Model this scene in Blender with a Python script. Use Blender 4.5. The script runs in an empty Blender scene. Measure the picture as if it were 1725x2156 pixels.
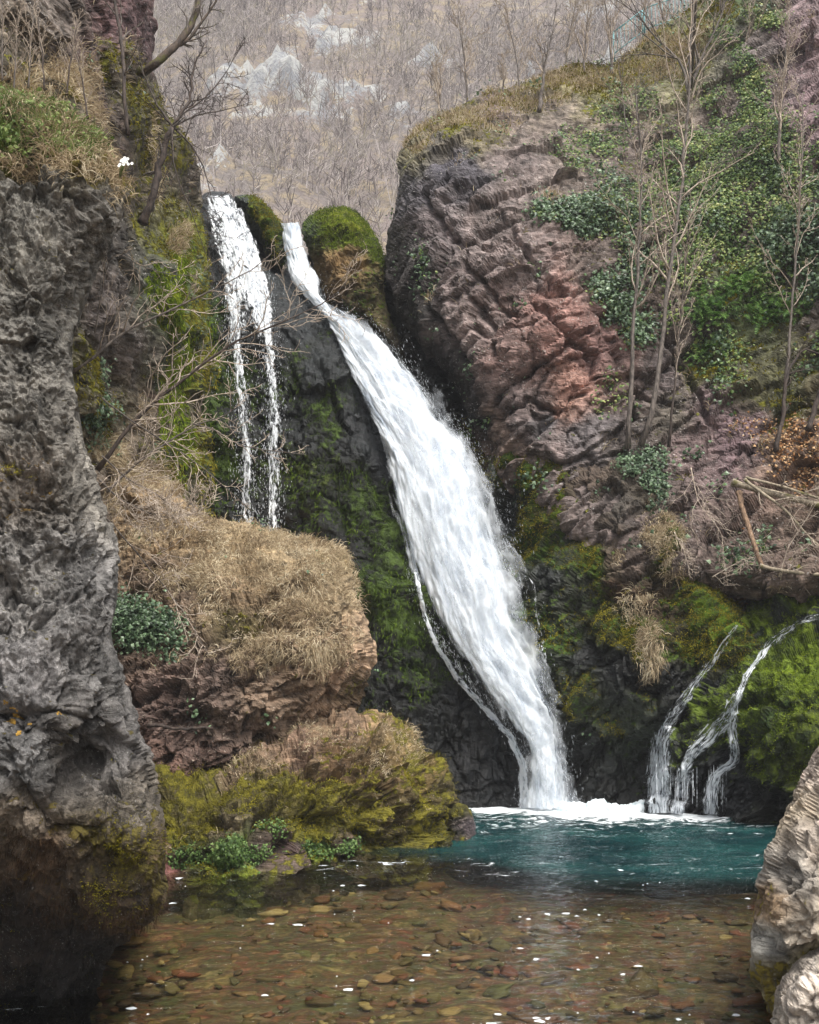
import bpy, math, random, time
import numpy as np
from mathutils import Vector

# ------------------------------------------------------------------ camera, world, sun, exposure
scene = bpy.context.scene
CAM_H = 3.5
PITCH = math.radians(8.0)
FD = 2430.0 / 1.1594          # focal length in layout units (frame is 1725 x 2156 units)
CX, CY = 862.5, 1078.0
cam_data = bpy.data.cameras.new('camera')
cam_data.sensor_fit = 'VERTICAL'; cam_data.sensor_height = 36.0; cam_data.lens = 35.0
cam_data.clip_start = 0.1; cam_data.clip_end = 2000
cam = bpy.data.objects.new('camera', cam_data)
scene.collection.objects.link(cam)
cam.location = (0, 0, CAM_H); cam.rotation_euler = (math.radians(90) + PITCH, 0, 0)
scene.camera = cam

SUN_EL, SUN_ROT = math.radians(58), math.radians(150)
world = bpy.data.worlds.new('World'); scene.world = world; world.use_nodes = True
wn = world.node_tree; wn.nodes.clear()
sky = wn.nodes.new('ShaderNodeTexSky'); sky.sky_type = 'NISHITA'; sky.sun_disc = False
sky.sun_elevation = SUN_EL; sky.sun_rotation = SUN_ROT
sky.air_density = 1.0; sky.dust_density = 4.0; sky.ozone_density = 1.0
hsv = wn.nodes.new('ShaderNodeHueSaturation'); hsv.inputs['Saturation'].default_value = 0.22
bg = wn.nodes.new('ShaderNodeBackground'); bg.inputs['Strength'].default_value = 0.13
wo = wn.nodes.new('ShaderNodeOutputWorld')
wn.links.new(sky.outputs[0], hsv.inputs['Color']); wn.links.new(hsv.outputs[0], bg.inputs['Color']); wn.links.new(bg.outputs[0], wo.inputs[0])
sd = bpy.data.lights.new('sun', 'SUN'); sd.energy = 2.3; sd.angle = math.radians(25); sd.color = (1.0, 0.96, 0.90)
sun = bpy.data.objects.new('sun', sd); scene.collection.objects.link(sun)
sdir = Vector((math.sin(SUN_ROT) * math.cos(SUN_EL), math.cos(SUN_ROT) * math.cos(SUN_EL), math.sin(SUN_EL)))
sun.rotation_euler = sdir.to_track_quat('Z', 'Y').to_euler()
scene.view_settings.view_transform = 'Standard'; scene.view_settings.look = 'None'
scene.view_settings.exposure = 1.05; scene.view_settings.gamma = 1.0
scene.render.engine = 'CYCLES'
cy = scene.cycles
cy.use_denoising = True
cy.max_bounces = 6; cy.diffuse_bounces = 3; cy.glossy_bounces = 2; cy.transmission_bounces = 3
cy.transparent_max_bounces = 40; cy.volume_bounces = 0
T0 = time.time()

# ------------------------------------------------------------------ noise (numpy)
_r = np.random.default_rng(7)
PERM = np.concatenate([_r.permutation(256)] * 3).astype(np.int64)
_g = _r.normal(size=(256, 3)); GRAD = _g / np.linalg.norm(_g, axis=1, keepdims=True)
CELLR = _r.random((256, 8))

def _hash(i, j, k):
    return PERM[PERM[PERM[i & 255] + (j & 255)] + (k & 255)]

def perlin(P):
    i = np.floor(P).astype(np.int64); f = P - i
    u = f * f * f * (f * (f * 6 - 15) + 10)
    out = np.zeros(len(P))
    for dx in (0, 1):
        wx = u[:, 0] if dx else 1 - u[:, 0]
        for dy in (0, 1):
            wy = u[:, 1] if dy else 1 - u[:, 1]
            for dz in (0, 1):
                wz = u[:, 2] if dz else 1 - u[:, 2]
                g = GRAD[_hash(i[:, 0] + dx, i[:, 1] + dy, i[:, 2] + dz)]
                out += wx * wy * wz * (g[:, 0] * (f[:, 0] - dx) + g[:, 1] * (f[:, 1] - dy) + g[:, 2] * (f[:, 2] - dz))
    return out * 1.6

def fbm(P, octv=4, gain=0.5, lac=2.07):
    s = np.zeros(len(P)); a = 1.0; Q = np.array(P, float)
    for o in range(octv):
        s += a * perlin(Q + 17.3 * o); a *= gain; Q = Q * lac
    return s

def ridged(P, octv=4, gain=0.55, lac=2.1):
    s = np.zeros(len(P)); a = 1.0; Q = np.array(P, float)
    for o in range(octv):
        s += a * (1 - 2 * np.abs(perlin(Q + 9.1 * o))); a *= gain; Q = Q * lac
    return s

def facet(P):
    """blocky rock: every cell is a tilted plane; returns offset and edge closeness"""
    i = np.floor(P).astype(np.int64)
    best = np.full(len(P), 9.0); sec = np.full(len(P), 9.0); val = np.zeros(len(P))
    for dx in (-1, 0, 1):
        for dy in (-1, 0, 1):
            for dz in (-1, 0, 1):
                c = i + np.array((dx, dy, dz))
                h = _hash(c[:, 0], c[:, 1], c[:, 2]); r = CELLR[h]
                d = P - (c + r[:, :3])
                d2 = np.sqrt((d * d).sum(1))
                v = (r[:, 3] - .5) * 1.0 + ((r[:, 4:7] - .5) * d).sum(1) * 1.5
                m = d2 < best
                sec = np.where(m, best, np.minimum(sec, d2))
                val = np.where(m, v, val); best = np.where(m, d2, best)
    return val, sec - best

def sstep(a, b, x):
    t = np.clip((x - a) / (b - a), 0, 1); return t * t * (3 - 2 * t)

# ------------------------------------------------------------------ camera geometry
sp, cp = math.sin(PITCH), math.cos(PITCH)
def unproj(u, v, d):
    u = np.asarray(u, float); v = np.asarray(v, float); d = np.asarray(d, float)
    a = (u - CX) / FD; b = (CY - v) / FD
    y = cp - b * sp; z = sp + b * cp
    return np.stack([a / y * d, d + 0 * a, CAM_H + z / y * d], -1)
def proj(P):
    x, y, z = P[..., 0], P[..., 1], P[..., 2] - CAM_H
    f = y * cp + z * sp; w = -y * sp + z * cp
    return CX + FD * x / f, CY - FD * w / f
def P3(u, v, d): return unproj(u, v, d)
def wl(v):
    b = (CY - v) / FD
    return -CAM_H * (cp - b * sp) / (sp + b * cp)

# ------------------------------------------------------------------ objects
def tag(o, label=None, cat=None, group=None, kind=None):
    if label: o['label'] = label
    if cat: o['category'] = cat
    if group: o['group'] = group
    if kind: o['kind'] = kind
    return o

def mesh_obj(name, V, faces, mat, parent=None, attrs=None, smooth=True, origin='base', uv=None):
    """faces: list of index arrays (each (n,k))"""
    V = np.asarray(V, float)
    if parent is None:
        o0 = np.array([(V[:, 0].min() + V[:, 0].max()) / 2, (V[:, 1].min() + V[:, 1].max()) / 2, V[:, 2].min()]) if origin == 'base' else np.array(origin, float)
    else:
        o0 = np.array(parent.location)
    me = bpy.data.meshes.new(name)
    faces = [np.asarray(f, np.int64) for f in faces if len(f)]
    nl = sum(f.size for f in faces); npoly = sum(len(f) for f in faces)
    me.vertices.add(len(V)); me.loops.add(nl); me.polygons.add(npoly)
    me.vertices.foreach_set('co', (V - o0).astype(np.float32).ravel())
    me.loops.foreach_set('vertex_index', np.concatenate([f.ravel() for f in faces]).astype(np.int32))
    tot = np.concatenate([np.full(len(f), f.shape[1]) for f in faces])
    me.polygons.foreach_set('loop_start', np.concatenate([[0], np.cumsum(tot)[:-1]]).astype(np.int32))
    me.polygons.foreach_set('use_smooth', np.full(npoly, bool(smooth)))
    for k, a in (attrs or {}).items():
        a = np.asarray(a)
        if a.ndim == 2:
            at = me.attributes.new(k, 'FLOAT_COLOR', 'POINT')
            at.data.foreach_set('color', np.concatenate([a, np.ones((len(a), 1))], 1).astype(np.float32).ravel())
        else:
            at = me.attributes.new(k, 'FLOAT', 'POINT'); at.data.foreach_set('value', a.astype(np.float32))
    me.update(calc_edges=True); me.validate()
    for m in (mat if isinstance(mat, (list, tuple)) else [mat]):
        me.materials.append(m)
    o = bpy.data.objects.new(name, me); scene.collection.objects.link(o)
    if parent is None: o.location = o0
    else: o.parent = parent
    return o

def empty(name, loc):
    o = bpy.data.objects.new(name, None); scene.collection.objects.link(o); o.location = loc
    o.empty_display_size = 0.2
    return o

# ------------------------------------------------------------------ materials
def srgb(h):
    h = h.lstrip('#'); c = [int(h[i:i + 2], 16) / 255 for i in (0, 2, 4)]
    return tuple(x / 12.92 if x <= .04045 else ((x + .055) / 1.055) ** 2.4 for x in c)

class NT:
    def __init__(s, name):
        s.m = bpy.data.materials.new(name); s.m.use_nodes = True; s.t = s.m.node_tree; s.t.nodes.clear()
        s.out = s.t.nodes.new('ShaderNodeOutputMaterial')
    def n(s, typ, props=None, **inp):
        nd = s.t.nodes.new(typ)
        for k, v in (props or {}).items(): setattr(nd, k, v)
        for k, v in inp.items():
            k2 = int(k[1:]) if k[0] == 'i' and k[1:].isdigit() else k.replace('_', ' ')
            if isinstance(v, bpy.types.NodeSocket): s.t.links.new(v, nd.inputs[k2])
            else: nd.inputs[k2].default_value = v
        return nd
    def math(s, op, a, b=None, c=None, clamp=False):
        nd = s.t.nodes.new('ShaderNodeMath'); nd.operation = op; nd.use_clamp = clamp
        for i, x in enumerate((a, b, c)):
            if x is None: continue
            if isinstance(x, bpy.types.NodeSocket): s.t.links.new(x, nd.inputs[i])
            else: nd.inputs[i].default_value = x
        return nd.outputs[0]
    def noise(s, vec, scale, detail=6, rough=.6, dist=0.0):
        return s.n('ShaderNodeTexNoise', Vector=vec, Scale=scale, Detail=detail, Roughness=rough, Distortion=dist).outputs['Fac']
    def mrange(s, x, a, b, lo=0., hi=1., smooth=True):
        nd = s.n('ShaderNodeMapRange', {'interpolation_type': 'SMOOTHSTEP' if smooth else 'LINEAR'}, i0=x, i1=a, i2=b, i3=lo, i4=hi)
        return nd.outputs[0]
    def mix(s, fac, a, b, mode='MIX'):
        nd = s.t.nodes.new('ShaderNodeMix'); nd.data_type = 'RGBA'; nd.blend_type = mode
        for i, x in ((0, fac), (6, a), (7, b)):
            if isinstance(x, bpy.types.NodeSocket): s.t.links.new(x, nd.inputs[i])
            elif i == 0: nd.inputs[0].default_value = x
            else: nd.inputs[i].default_value = (*x[:3], 1)
        return nd.outputs[2]
    def attr(s, name):
        return s.n('ShaderNodeAttribute', {'attribute_name': name})
    def val2col(s, v):
        return s.n('ShaderNodeCombineColor', i0=v, i1=v, i2=v).outputs[0]
    def coord(s): return s.n('ShaderNodeTexCoord').outputs['Object']
    def bump(s, h, strength, dist, normal=None):
        kw = dict(Height=h, Strength=strength, Distance=dist)
        if normal is not None: kw['Normal'] = normal
        return s.n('ShaderNodeBump', **kw).outputs[0]
    def surface(s, sock): s.t.links.new(sock, s.out.inputs[0])

def rock_mat(name, fine=6.0, contrast=1.0, lichen=0.0, lichen_col='#b8b6ae', bed=(0.3, 0.2, 0), bedscale=(1, 1, 5), bedamt=.6,
             moss=('#2c3a08', '#7f9410'), bump=0.06, wet=0.0, mossfine=10.0, sat=.85):
    N = NT(name); co = N.coord()
    tint = N.attr('tint').outputs['Color']; ms = N.attr('moss').outputs['Fac']; wt = N.attr('wet').outputs['Fac']
    n1 = N.noise(co, fine, 10, .68)
    n0 = N.noise(co, fine * .22, 6, .6, .6)
    mp = N.n('ShaderNodeMapping', Vector=co, Rotation=bed, Scale=bedscale).outputs[0]
    nb = N.noise(mp, fine * .5, 8, .62, .5)
    vv = N.math('MULTIPLY', N.mrange(n1, .3, .72, 1 - .55 * contrast, 1 + .6 * contrast, False), N.mrange(n0, .3, .7, 1 - .3 * contrast, 1 + .3 * contrast, False))
    vv = N.math('MULTIPLY', vv, N.mrange(nb, .34, .55, 1 - .5 * bedamt, 1.08))
    col = N.mix(1.0, tint, N.val2col(vv), 'MULTIPLY')
    # thin dark joints
    jt = N.math('ABSOLUTE', N.math('SUBTRACT', nb, .5))
    col = N.mix(N.mrange(jt, 0.0, .018, .55 * bedamt, 0.), col, (.012, .010, .009))
    if lichen > 0:
        nl = N.noise(co, fine * 5.5, 4, .6); nl2 = N.noise(co, fine * .6, 3)
        lf = N.math('MULTIPLY', N.mrange(nl, .60, .68), N.mrange(nl2, .42, .62))
        col = N.mix(N.math('MULTIPLY', lf, lichen), col, srgb(lichen_col))
    nm = N.noise(co, mossfine, 8, .7); nm2 = N.noise(co, mossfine * .25, 5, .6)
    mfac = N.mrange(N.math('ADD', ms, N.math('MULTIPLY', N.math('SUBTRACT', N.math('ADD', N.math('MULTIPLY', nm, .6), N.math('MULTIPLY', nm2, .5)), .55), 2.6)), .42, .62)
    mcol = N.mix(N.mrange(N.math('ADD', N.math('MULTIPLY', nm, .55), N.math('MULTIPLY', nm2, .45)), .40, .62), srgb(moss[0]), srgb(moss[1]))
    mtint = N.attr('mosstint').outputs['Color']
    mcol = N.mix(1.0, mcol, mtint, 'MULTIPLY')
    col = N.n('ShaderNodeHueSaturation', Color=col, Saturation=sat).outputs[0]
    col = N.mix(mfac, col, mcol)
    rough = N.math('SUBTRACT', .9, N.math('MULTIPLY', wt, N.math('SUBTRACT', .68, N.math('MULTIPLY', mfac, .35))))
    h = N.math('ADD', N.math('MULTIPLY', n1, 1.0), N.math('ADD', N.math('MULTIPLY', nb, .8), N.math('MULTIPLY', N.math('MULTIPLY', nm, mfac), .6)))
    bp = N.bump(h, 1.0, bump * .75)
    bs = N.n('ShaderNodeBsdfPrincipled', Base_Color=col, Roughness=rough, Normal=bp)
    N.t.links.new(N.mrange(wt, 0, 1, .3, .5, False), bs.inputs['Specular IOR Level'])
    N.surface(bs.outputs[0]); return N.m

def leaf_mat(name, cols, rough=.55, trans=.25, scale=1.2, var=.5, spec=.3):
    """colour varies leaf by leaf and clump by clump"""
    N = NT(name); co = N.coord()
    rnd = N.n('ShaderNodeNewGeometry').outputs['Random Per Island']
    nz = N.noise(co, scale, 3)
    f = N.math('ADD', N.math('MULTIPLY', rnd, var), N.math('MULTIPLY', N.mrange(nz, .3, .7, 0, 1, False), 1 - var))
    rp = N.n('ShaderNodeValToRGB', Fac=f); e = rp.color_ramp.elements
    e[0].color = (*srgb(cols[0]), 1); e[1].color = (*srgb(cols[-1]), 1); e[0].position = .12; e[1].position = .88
    for i, c in enumerate(cols[1:-1]):
        x = e.new(.12 + .76 * (i + 1) / (len(cols) - 1)); x.color = (*srgb(c), 1)
    bs = N.n('ShaderNodeBsdfPrincipled', Base_Color=rp.outputs[0], Roughness=rough)
    bs.inputs['Specular IOR Level'].default_value = spec
    if trans > 0:
        tr = N.n('ShaderNodeBsdfTranslucent', Color=rp.outputs[0])
        mx = N.n('ShaderNodeMixShader', i0=trans, i1=bs.outputs[0], i2=tr.outputs[0]); N.surface(mx.outputs[0])
    else: N.surface(bs.outputs[0])
    return N.m

def bark_mat(name, c0, c1, moss=None, mossamt=0., scale=8):
    N = NT(name); co = N.coord()
    mp = N.n('ShaderNodeMapping', Vector=co, Scale=(3, 3, .8)).outputs[0]
    n = N.noise(mp, scale, 7, .65); n2 = N.noise(co, 2.2, 4)
    col = N.mix(N.mrange(n, .35, .65), srgb(c0), srgb(c1))
    if moss: col = N.mix(N.mrange(n2, .62 - mossamt * .3, .7 - mossamt * .3), col, srgb(moss))
    N.surface(N.n('ShaderNodeBsdfPrincipled', Base_Color=col, Roughness=.85, Normal=N.bump(n, .6, .01)).outputs[0])
    return N.m

# ------------------------------------------------------------------ relief bodies (rocks, cliffs)
def rbf(pts, dep, Q):
    pts = np.asarray(pts, float) / 300; Q = np.asarray(Q, float) / 300; n = len(pts)
    A = np.linalg.norm(pts[:, None] - pts[None], axis=2)
    Pm = np.concatenate([np.ones((n, 1)), pts], 1)
    M = np.zeros((n + 3, n + 3)); M[:n, :n] = -A - np.eye(n) * -.03; M[:n, n:] = Pm; M[n:, :n] = Pm.T
    w = np.linalg.solve(M, np.concatenate([dep, np.zeros(3)]))
    out = np.zeros(len(Q))
    for k in range(0, len(Q), 20000):
        q = Q[k:k + 20000]
        out[k:k + 20000] = -np.linalg.norm(q[:, None] - pts[None], axis=2) @ w[:n] + w[n] + q @ w[n + 1:]
    return out

def chaikin(P, n=2):
    P = np.asarray(P, float)
    for _ in range(n):
        Q = np.roll(P, -1, 0); P = np.stack([P * .75 + Q * .25, P * .25 + Q * .75], 1).reshape(-1, 2)
    return P

def poly_dist(P, poly):
    A = poly; B = np.roll(poly, -1, 0); best = np.full(len(P), 1e18); cl = np.zeros((len(P), 2)); ins = np.zeros(len(P), bool)
    for a, b in zip(A, B):
        ab = b - a; t = np.clip(((P - a) @ ab) / max(ab @ ab, 1e-9), 0, 1); c = a + t[:, None] * ab
        d = ((P - c) ** 2).sum(1); m = d < best; best[m] = d[m]; cl[m] = c[m]
        cr = (a[1] > P[:, 1]) != (b[1] > P[:, 1])
        if cr.any():
            xx = a[0] + (P[:, 1] - a[1]) / (b[1] - a[1] + 1e-12) * ab[0]
            ins ^= cr & (P[:, 0] < xx)
    return np.sqrt(best), cl, ins

SURF = {}
DB_STEP = 6; DBW, DBH = 420, 460; DBO = (-400, -300)
def depthbuf(names):
    B = np.full((DBH, DBW), np.inf)
    for nme in names:
        s = SURF[nme]; u, v = proj(s['P']); d = s['P'][:, 1]
        i = ((v - DBO[1]) / DB_STEP).astype(int); j = ((u - DBO[0]) / DB_STEP).astype(int)
        ok = (i >= 0) & (i < DBH) & (j >= 0) & (j < DBW)
        for di in (0, 1):
            for dj in (0, 1):
                ii = np.clip(i[ok] + di, 0, DBH - 1); jj = np.clip(j[ok] + dj, 0, DBW - 1)
                np.minimum.at(B, (ii, jj), d[ok])
    return B
def surf_depth(B, u, v):
    i = np.clip(((np.asarray(v) - DBO[1]) / DB_STEP).astype(int), 0, DBH - 1); j = np.clip(((np.asarray(u) - DBO[0]) / DB_STEP).astype(int), 0, DBW - 1)
    return B[i, j]

def vnormals(P, F):
    n = np.zeros_like(P)
    for q in F:
        a = P[q[:, 2]] - P[q[:, 0]]; b = P[q[:, 3 if q.shape[1] == 4 else 1]] - P[q[:, 1 if q.shape[1] == 4 else 0]]
        c = np.cross(a, b)
        for k in range(q.shape[1]):
            np.add.at(n, q[:, k], c)
    return n / (np.linalg.norm(n, axis=1, keepdims=True) + 1e-12)

def rotm(rx, ry, rz):
    cx, sx, cy_, sy, cz, sz = math.cos(rx), math.sin(rx), math.cos(ry), math.sin(ry), math.cos(rz), math.sin(rz)
    return np.array([[cz, -sz, 0], [sz, cz, 0], [0, 0, 1]]) @ np.array([[cy_, 0, sy], [0, 1, 0], [-sy, 0, cy_]]) @ np.array([[1, 0, 0], [0, cx, -sx], [0, sx, cx]])

def colmix(pts, U, V, P, warp=40, sharp=2.0):
    """pts: (u, v, hex, moss, wet, mossTintHex?)"""
    w1 = fbm(P * .9 + 5, 4) * warp; w2 = fbm(P * .9 + 31, 4) * warp
    uu = U + w1; vv = V + w2
    W = []; C = []; M = []; WT = []; MT = []
    for p in pts:
        d2 = ((uu - p[0]) ** 2 + (vv - p[1]) ** 2) + 200
        W.append(1 / d2 ** sharp); C.append(srgb(p[2])); M.append(p[3]); WT.append(p[4] if len(p) > 4 else 0.)
        MT.append(p[5] if len(p) > 5 else (1, 1, 1))
    W = np.array(W); W /= W.sum(0)
    return W.T @ np.array(C), W.T @ np.array(M), W.T @ np.array(WT), W.T @ np.array(MT)

def relief(name, outline, dpts, mat, cols, step=5, R=60, T=1.5, back=3.0, big=(.5, .25), block=(.25, .8), block2=(.08, 2.6),
           ridge=(.05, 3.0), fine=(.03, 9.0), strat=(0.0, 2.0), bed=(.4, .5, 0), bedsq=2.5, upmoss=0.0, warp=40, seed=0, rough=None, mossk=1.0, smooth=False, tune=None, label=None, cat=None, kind=None, group=None, jag=8):
    poly = chaikin(outline, 2)
    lo = poly.min(0) - step; hi = poly.max(0) + step
    us = np.arange(lo[0], hi[0] + step, step); vs = np.arange(lo[1], hi[1] + step, step)
    U, Vv = np.meshgrid(us, vs); sh = U.shape; Q = np.stack([U.ravel(), Vv.ravel()], 1)
    d, cl, ins = poly_dist(Q, poly)
    G = np.arange(Q.shape[0]).reshape(sh)
    quads = np.stack([G[:-1, :-1], G[1:, :-1], G[1:, 1:], G[:-1, 1:]], -1).reshape(-1, 4)
    quads = quads[ins[quads].any(1)]
    used = np.unique(quads); rm = np.full(len(Q), -1); rm[used] = np.arange(len(used)); quads = rm[quads]
    Q = Q[used]; d = d[used]; cl = cl[used]; ins = ins[used]
    Q = np.where(ins[:, None], Q, cl); d = np.where(ins, d, 0)
    dep = rbf([(p[0], p[1]) for p in dpts], np.array([p[2] for p in dpts], float), Q)
    e = np.clip(d / R, 0, 1); dep = dep + T * (1 - e) ** 2
    P = unproj(Q[:, 0], Q[:, 1], dep)
    F = [quads]
    nr = vnormals(P, F)
    flip = (nr * (np.array([0, 0, CAM_H]) - P)).sum(1).mean() < 0
    if flip: quads = quads[:, ::-1]; F = [quads]; nr = -nr
    S = P + seed * 13.7
    bedR = rotm(*bed); sc = np.array([1, 1, bedsq])
    PB = (S @ bedR.T) * sc
    wv = np.stack([fbm(S * .7 + k * 11, 3) for k in (1, 2, 3)], 1)
    disp = big[0] * fbm(S * big[1] + 3, 3) if big[0] else np.zeros(len(P))
    if block[0]:
        f1, e1 = facet(PB * block[1] + wv * .16); disp = disp + block[0] * f1 - block[0] * .30 * np.exp(-(e1 / .035) ** 2)
    if block2[0]:
        f2, e2 = facet(PB * block2[1] + wv * .3 + 50); disp = disp + block2[0] * f2 - block2[0] * .3 * np.exp(-(e2 / .05) ** 2)
        f3, e3 = facet((S @ bedR.T) * np.array([1, 1, min(bedsq, 1.4)]) * block2[1] * 2.3 + wv * .5 + 90); disp = disp + .40 * block2[0] * f3 - block2[0] * .10 * np.exp(-(e3 / .08) ** 2)
    rg = rough if rough else (.10 * ridge[0] / .09, ridge[1] * .6); no = 4 if rough else 3
    PR = (S @ bedR.T) * np.array([1, 1, min(bedsq, 1.6)])
    disp = disp + rg[0] * (fbm(PR * rg[1] + wv * .3 + 7, no, .6) * .6 - .6 * np.abs(fbm(PR * rg[1] * 1.1 + wv * .3 + 41, no, .6)))
    if fine[0]: disp = disp + .6 * fine[0] * fbm(S * fine[1] * .7, 2, .5)
    if strat[0]:
        w = (S @ bedR.T)[:, 2] * strat[1] + wv[:, 0] * .9 + wv[:, 1] * .5
        fr = w - np.floor(w); amp = .5 + .5 * fbm(S * .5 + 77, 2)
        disp = disp + strat[0] * (fr ** 2 - .4) * np.clip(amp + .4, .1, 1.5)
    tint, moss, wet, mt = colmix(cols, Q[:, 0], Q[:, 1], S, warp)
    moss = moss * mossk; mossb = sstep(.35, .8, moss)
    disp = disp + mossb * (.07 * fbm(S * 4.2 + 5, 3) + .05)
    if tune is not None: disp = disp + tune(Q, S)
    sm = disp.copy(); ct = np.ones(len(disp))
    for k0, k1 in ((0, 1), (1, 2), (2, 3), (3, 0)):
        np.add.at(sm, quads[:, k0], disp[quads[:, k1]]); np.add.at(ct, quads[:, k0], 1)
    disp = .6 * disp + .4 * sm / ct
    vd = P - np.array([0, 0, CAM_H]); vd /= np.linalg.norm(vd, axis=1, keepdims=True)
    facing = np.clip(np.abs((nr * vd).sum(1)) * 1.25, 0, 1)
    sil = sstep(0, .25, e)
    P = P + nr * (disp * (.6 + .4 * sil) * (.32 + .68 * facing))[:, None]
    nr2 = vnormals(P, F)
    moss = moss + upmoss * np.clip(nr2[:, 2] - .35, -.3, .6)
    nfront = len(P)
    # rim walls and back
    E = np.sort(np.concatenate([quads[:, [0, 1]], quads[:, [1, 2]], quads[:, [2, 3]], quads[:, [3, 0]]]), 1)
    Eo = np.concatenate([quads[:, [0, 1]], quads[:, [1, 2]], quads[:, [2, 3]], quads[:, [3, 0]]])
    key = E[:, 0] * (10 ** 7) + E[:, 1]; uq, idx, cnt = np.unique(key, return_index=True, return_counts=True)
    be = Eo[idx[cnt == 1]]; be = be[be[:, 0] != be[:, 1]]
    bv = np.unique(be); bm = {x: nfront + i for i, x in enumerate(bv)}
    c = Q.mean(0); Qb = c + (Q[bv] - c) * .97
    Pb = unproj(Qb[:, 0], Qb[:, 1], dep[bv] + back); cen = Pb.mean(0, keepdims=True)
    bi = np.array([[bm[a], bm[b]] for a, b in be])
    side = np.stack([be[:, 1], be[:, 0], bi[:, 0], bi[:, 1]], 1)
    fan = np.stack([bi[:, 1], bi[:, 0], np.full(len(bi), nfront + len(bv))], 1)
    PV = np.concatenate([P, Pb, cen])
    def ext(a, rows=None): return np.concatenate([a, a[bv], a[:1]])
    o = mesh_obj(name, PV, [quads, side, fan], mat, attrs={'tint': ext(tint), 'moss': ext(moss), 'wet': ext(wet), 'mosstint': ext(mt)}, smooth=smooth)
    tag(o, label, cat, group, kind)
    SURF[name if name not in SURF else name + str(seed)] = dict(P=P, N=nr2, Q=Q, moss=moss, obj=o)
    return o

# ------------------------------------------------------------------ scattered greenery
def pick(surf, mask, n, rng):
    P = surf['P']; w = mask * 1.0
    dst = np.linalg.norm(P - np.array([0, 0, CAM_H]), axis=1); w = w * dst ** 2
    w = np.clip(w, 0, None); w /= w.sum()
    i = rng.choice(len(P), n, p=w)
    return i

def blades(surf, mask, n, L, w, seed, up=.6, out=.5, droop=.8, clump=0.0, jit=.05, clumpscale=2.0, side=.25):
    rng = np.random.default_rng(seed); i = pick(surf, mask, n, rng)
    B = surf['P'][i] + rng.normal(size=(n, 3)) * jit; N = surf['N'][i]
    cl = np.stack([perlin(B * clumpscale + k * 9) for k in range(3)], 1) * clump
    ll = L * (.45 + .9 * rng.random(n)) ; rd = rng.normal(size=(n, 3)) * side
    d1 = N * out + np.array([0, 0, up]) + rd + cl; d1 /= np.linalg.norm(d1, axis=1, keepdims=True)
    d2 = d1 + np.array([0, 0, -droop]) + rd * .5 + cl * .5; d2 /= np.linalg.norm(d2, axis=1, keepdims=True)
    d3 = d2 + np.array([0, 0, -droop]); d3 /= np.linalg.norm(d3, axis=1, keepdims=True)
    p1 = B + d1 * ll[:, None] * .35; p2 = p1 + d2 * ll[:, None] * .35; p3 = p2 + d3 * ll[:, None] * .3
    view = B - np.array([0, 0, CAM_H]) + rng.normal(size=(n, 3)) * 8
    s = np.cross(d1, view); s /= np.linalg.norm(s, axis=1, keepdims=True) + 1e-9
    ww = (w * (.6 + .8 * rng.random(n)))[:, None] * s
    V = np.stack([B - ww * .5, B + ww * .5, p1 + ww * .5, p1 - ww * .5, p2 + ww * .32, p2 - ww * .32, p3], 1).reshape(-1, 3)
    k = np.arange(n)[:, None] * 7
    return V, [np.concatenate([k + [0, 1, 2, 3], k + [3, 2, 4, 5]]), k + np.array([5, 4, 6])]

def leaves(surf, mask, n, size, seed, lift=.08, spread=.12, tilt=.7, aspect=1.0, drop=.3):
    rng = np.random.default_rng(seed); i = pick(surf, mask, n, rng)
    N = surf['N'][i]; C = surf['P'][i] + rng.normal(size=(n, 3)) * spread + N * (lift * (.3 + 1.2 * rng.random(n)))[:, None]
    nn = N + np.array([0, -.3, .5]) + rng.normal(size=(n, 3)) * tilt; nn /= np.linalg.norm(nn, axis=1, keepdims=True)
    t = np.cross(nn, rng.normal(size=(n, 3))) + np.array([0, 0, -drop]); t -= nn * (t * nn).sum(1)[:, None]; t /= np.linalg.norm(t, axis=1, keepdims=True)
    b = np.cross(nn, t); s = (size * (.55 + .8 * rng.random(n)))[:, None]
    V = np.stack([C - t * s * .5, C - t * s * .15 + b * s * .5 * aspect, C + t * s * .6 - nn * s * .12, C - t * s * .15 - b * s * .5 * aspect, C + nn * s * .1], 1).reshape(-1, 3)
    k = np.arange(n)[:, None] * 5
    return V, [np.concatenate([k + [0, 1, 4], k + [1, 2, 4], k + [2, 3, 4], k + [3, 0, 4]])]

def merge(parts):
    Vs = []; Fs = {}; off = 0
    for V, F in parts:
        Vs.append(V)
        for f in F:
            f = np.asarray(f)
            if f.size: Fs.setdefault(f.shape[1], []).append(f + off)
        off += len(V)
    return np.concatenate(Vs), [np.concatenate(x) for x in Fs.values()]

# ------------------------------------------------------------------ tubes and trees
def tube(pts, rad, sides=5):
    pts = np.asarray(pts, float); n = len(pts); rad = np.asarray(rad, float)
    tg = np.gradient(pts, axis=0); tg /= np.linalg.norm(tg, axis=1, keepdims=True) + 1e-9
    ref = np.array([.31, .9, .2]); a = np.cross(tg, ref); a /= np.linalg.norm(a, axis=1, keepdims=True) + 1e-9; b = np.cross(tg, a)
    th = np.arange(sides) * 2 * math.pi / sides
    V = (pts[:, None] + rad[:, None, None] * (a[:, None] * np.cos(th)[None, :, None] + b[:, None] * np.sin(th)[None, :, None])).reshape(-1, 3)
    i = np.arange(n - 1)[:, None] * sides; j = np.arange(sides)[None]; j2 = (j + 1) % sides
    q = np.stack([i + j, i + j2, i + sides + j2, i + sides + j], -1).reshape(-1, 4)
    caps = [np.arange(sides)[None, ::-1], ((n - 1) * sides + np.arange(sides))[None]]
    return V, [q] + caps

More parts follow.
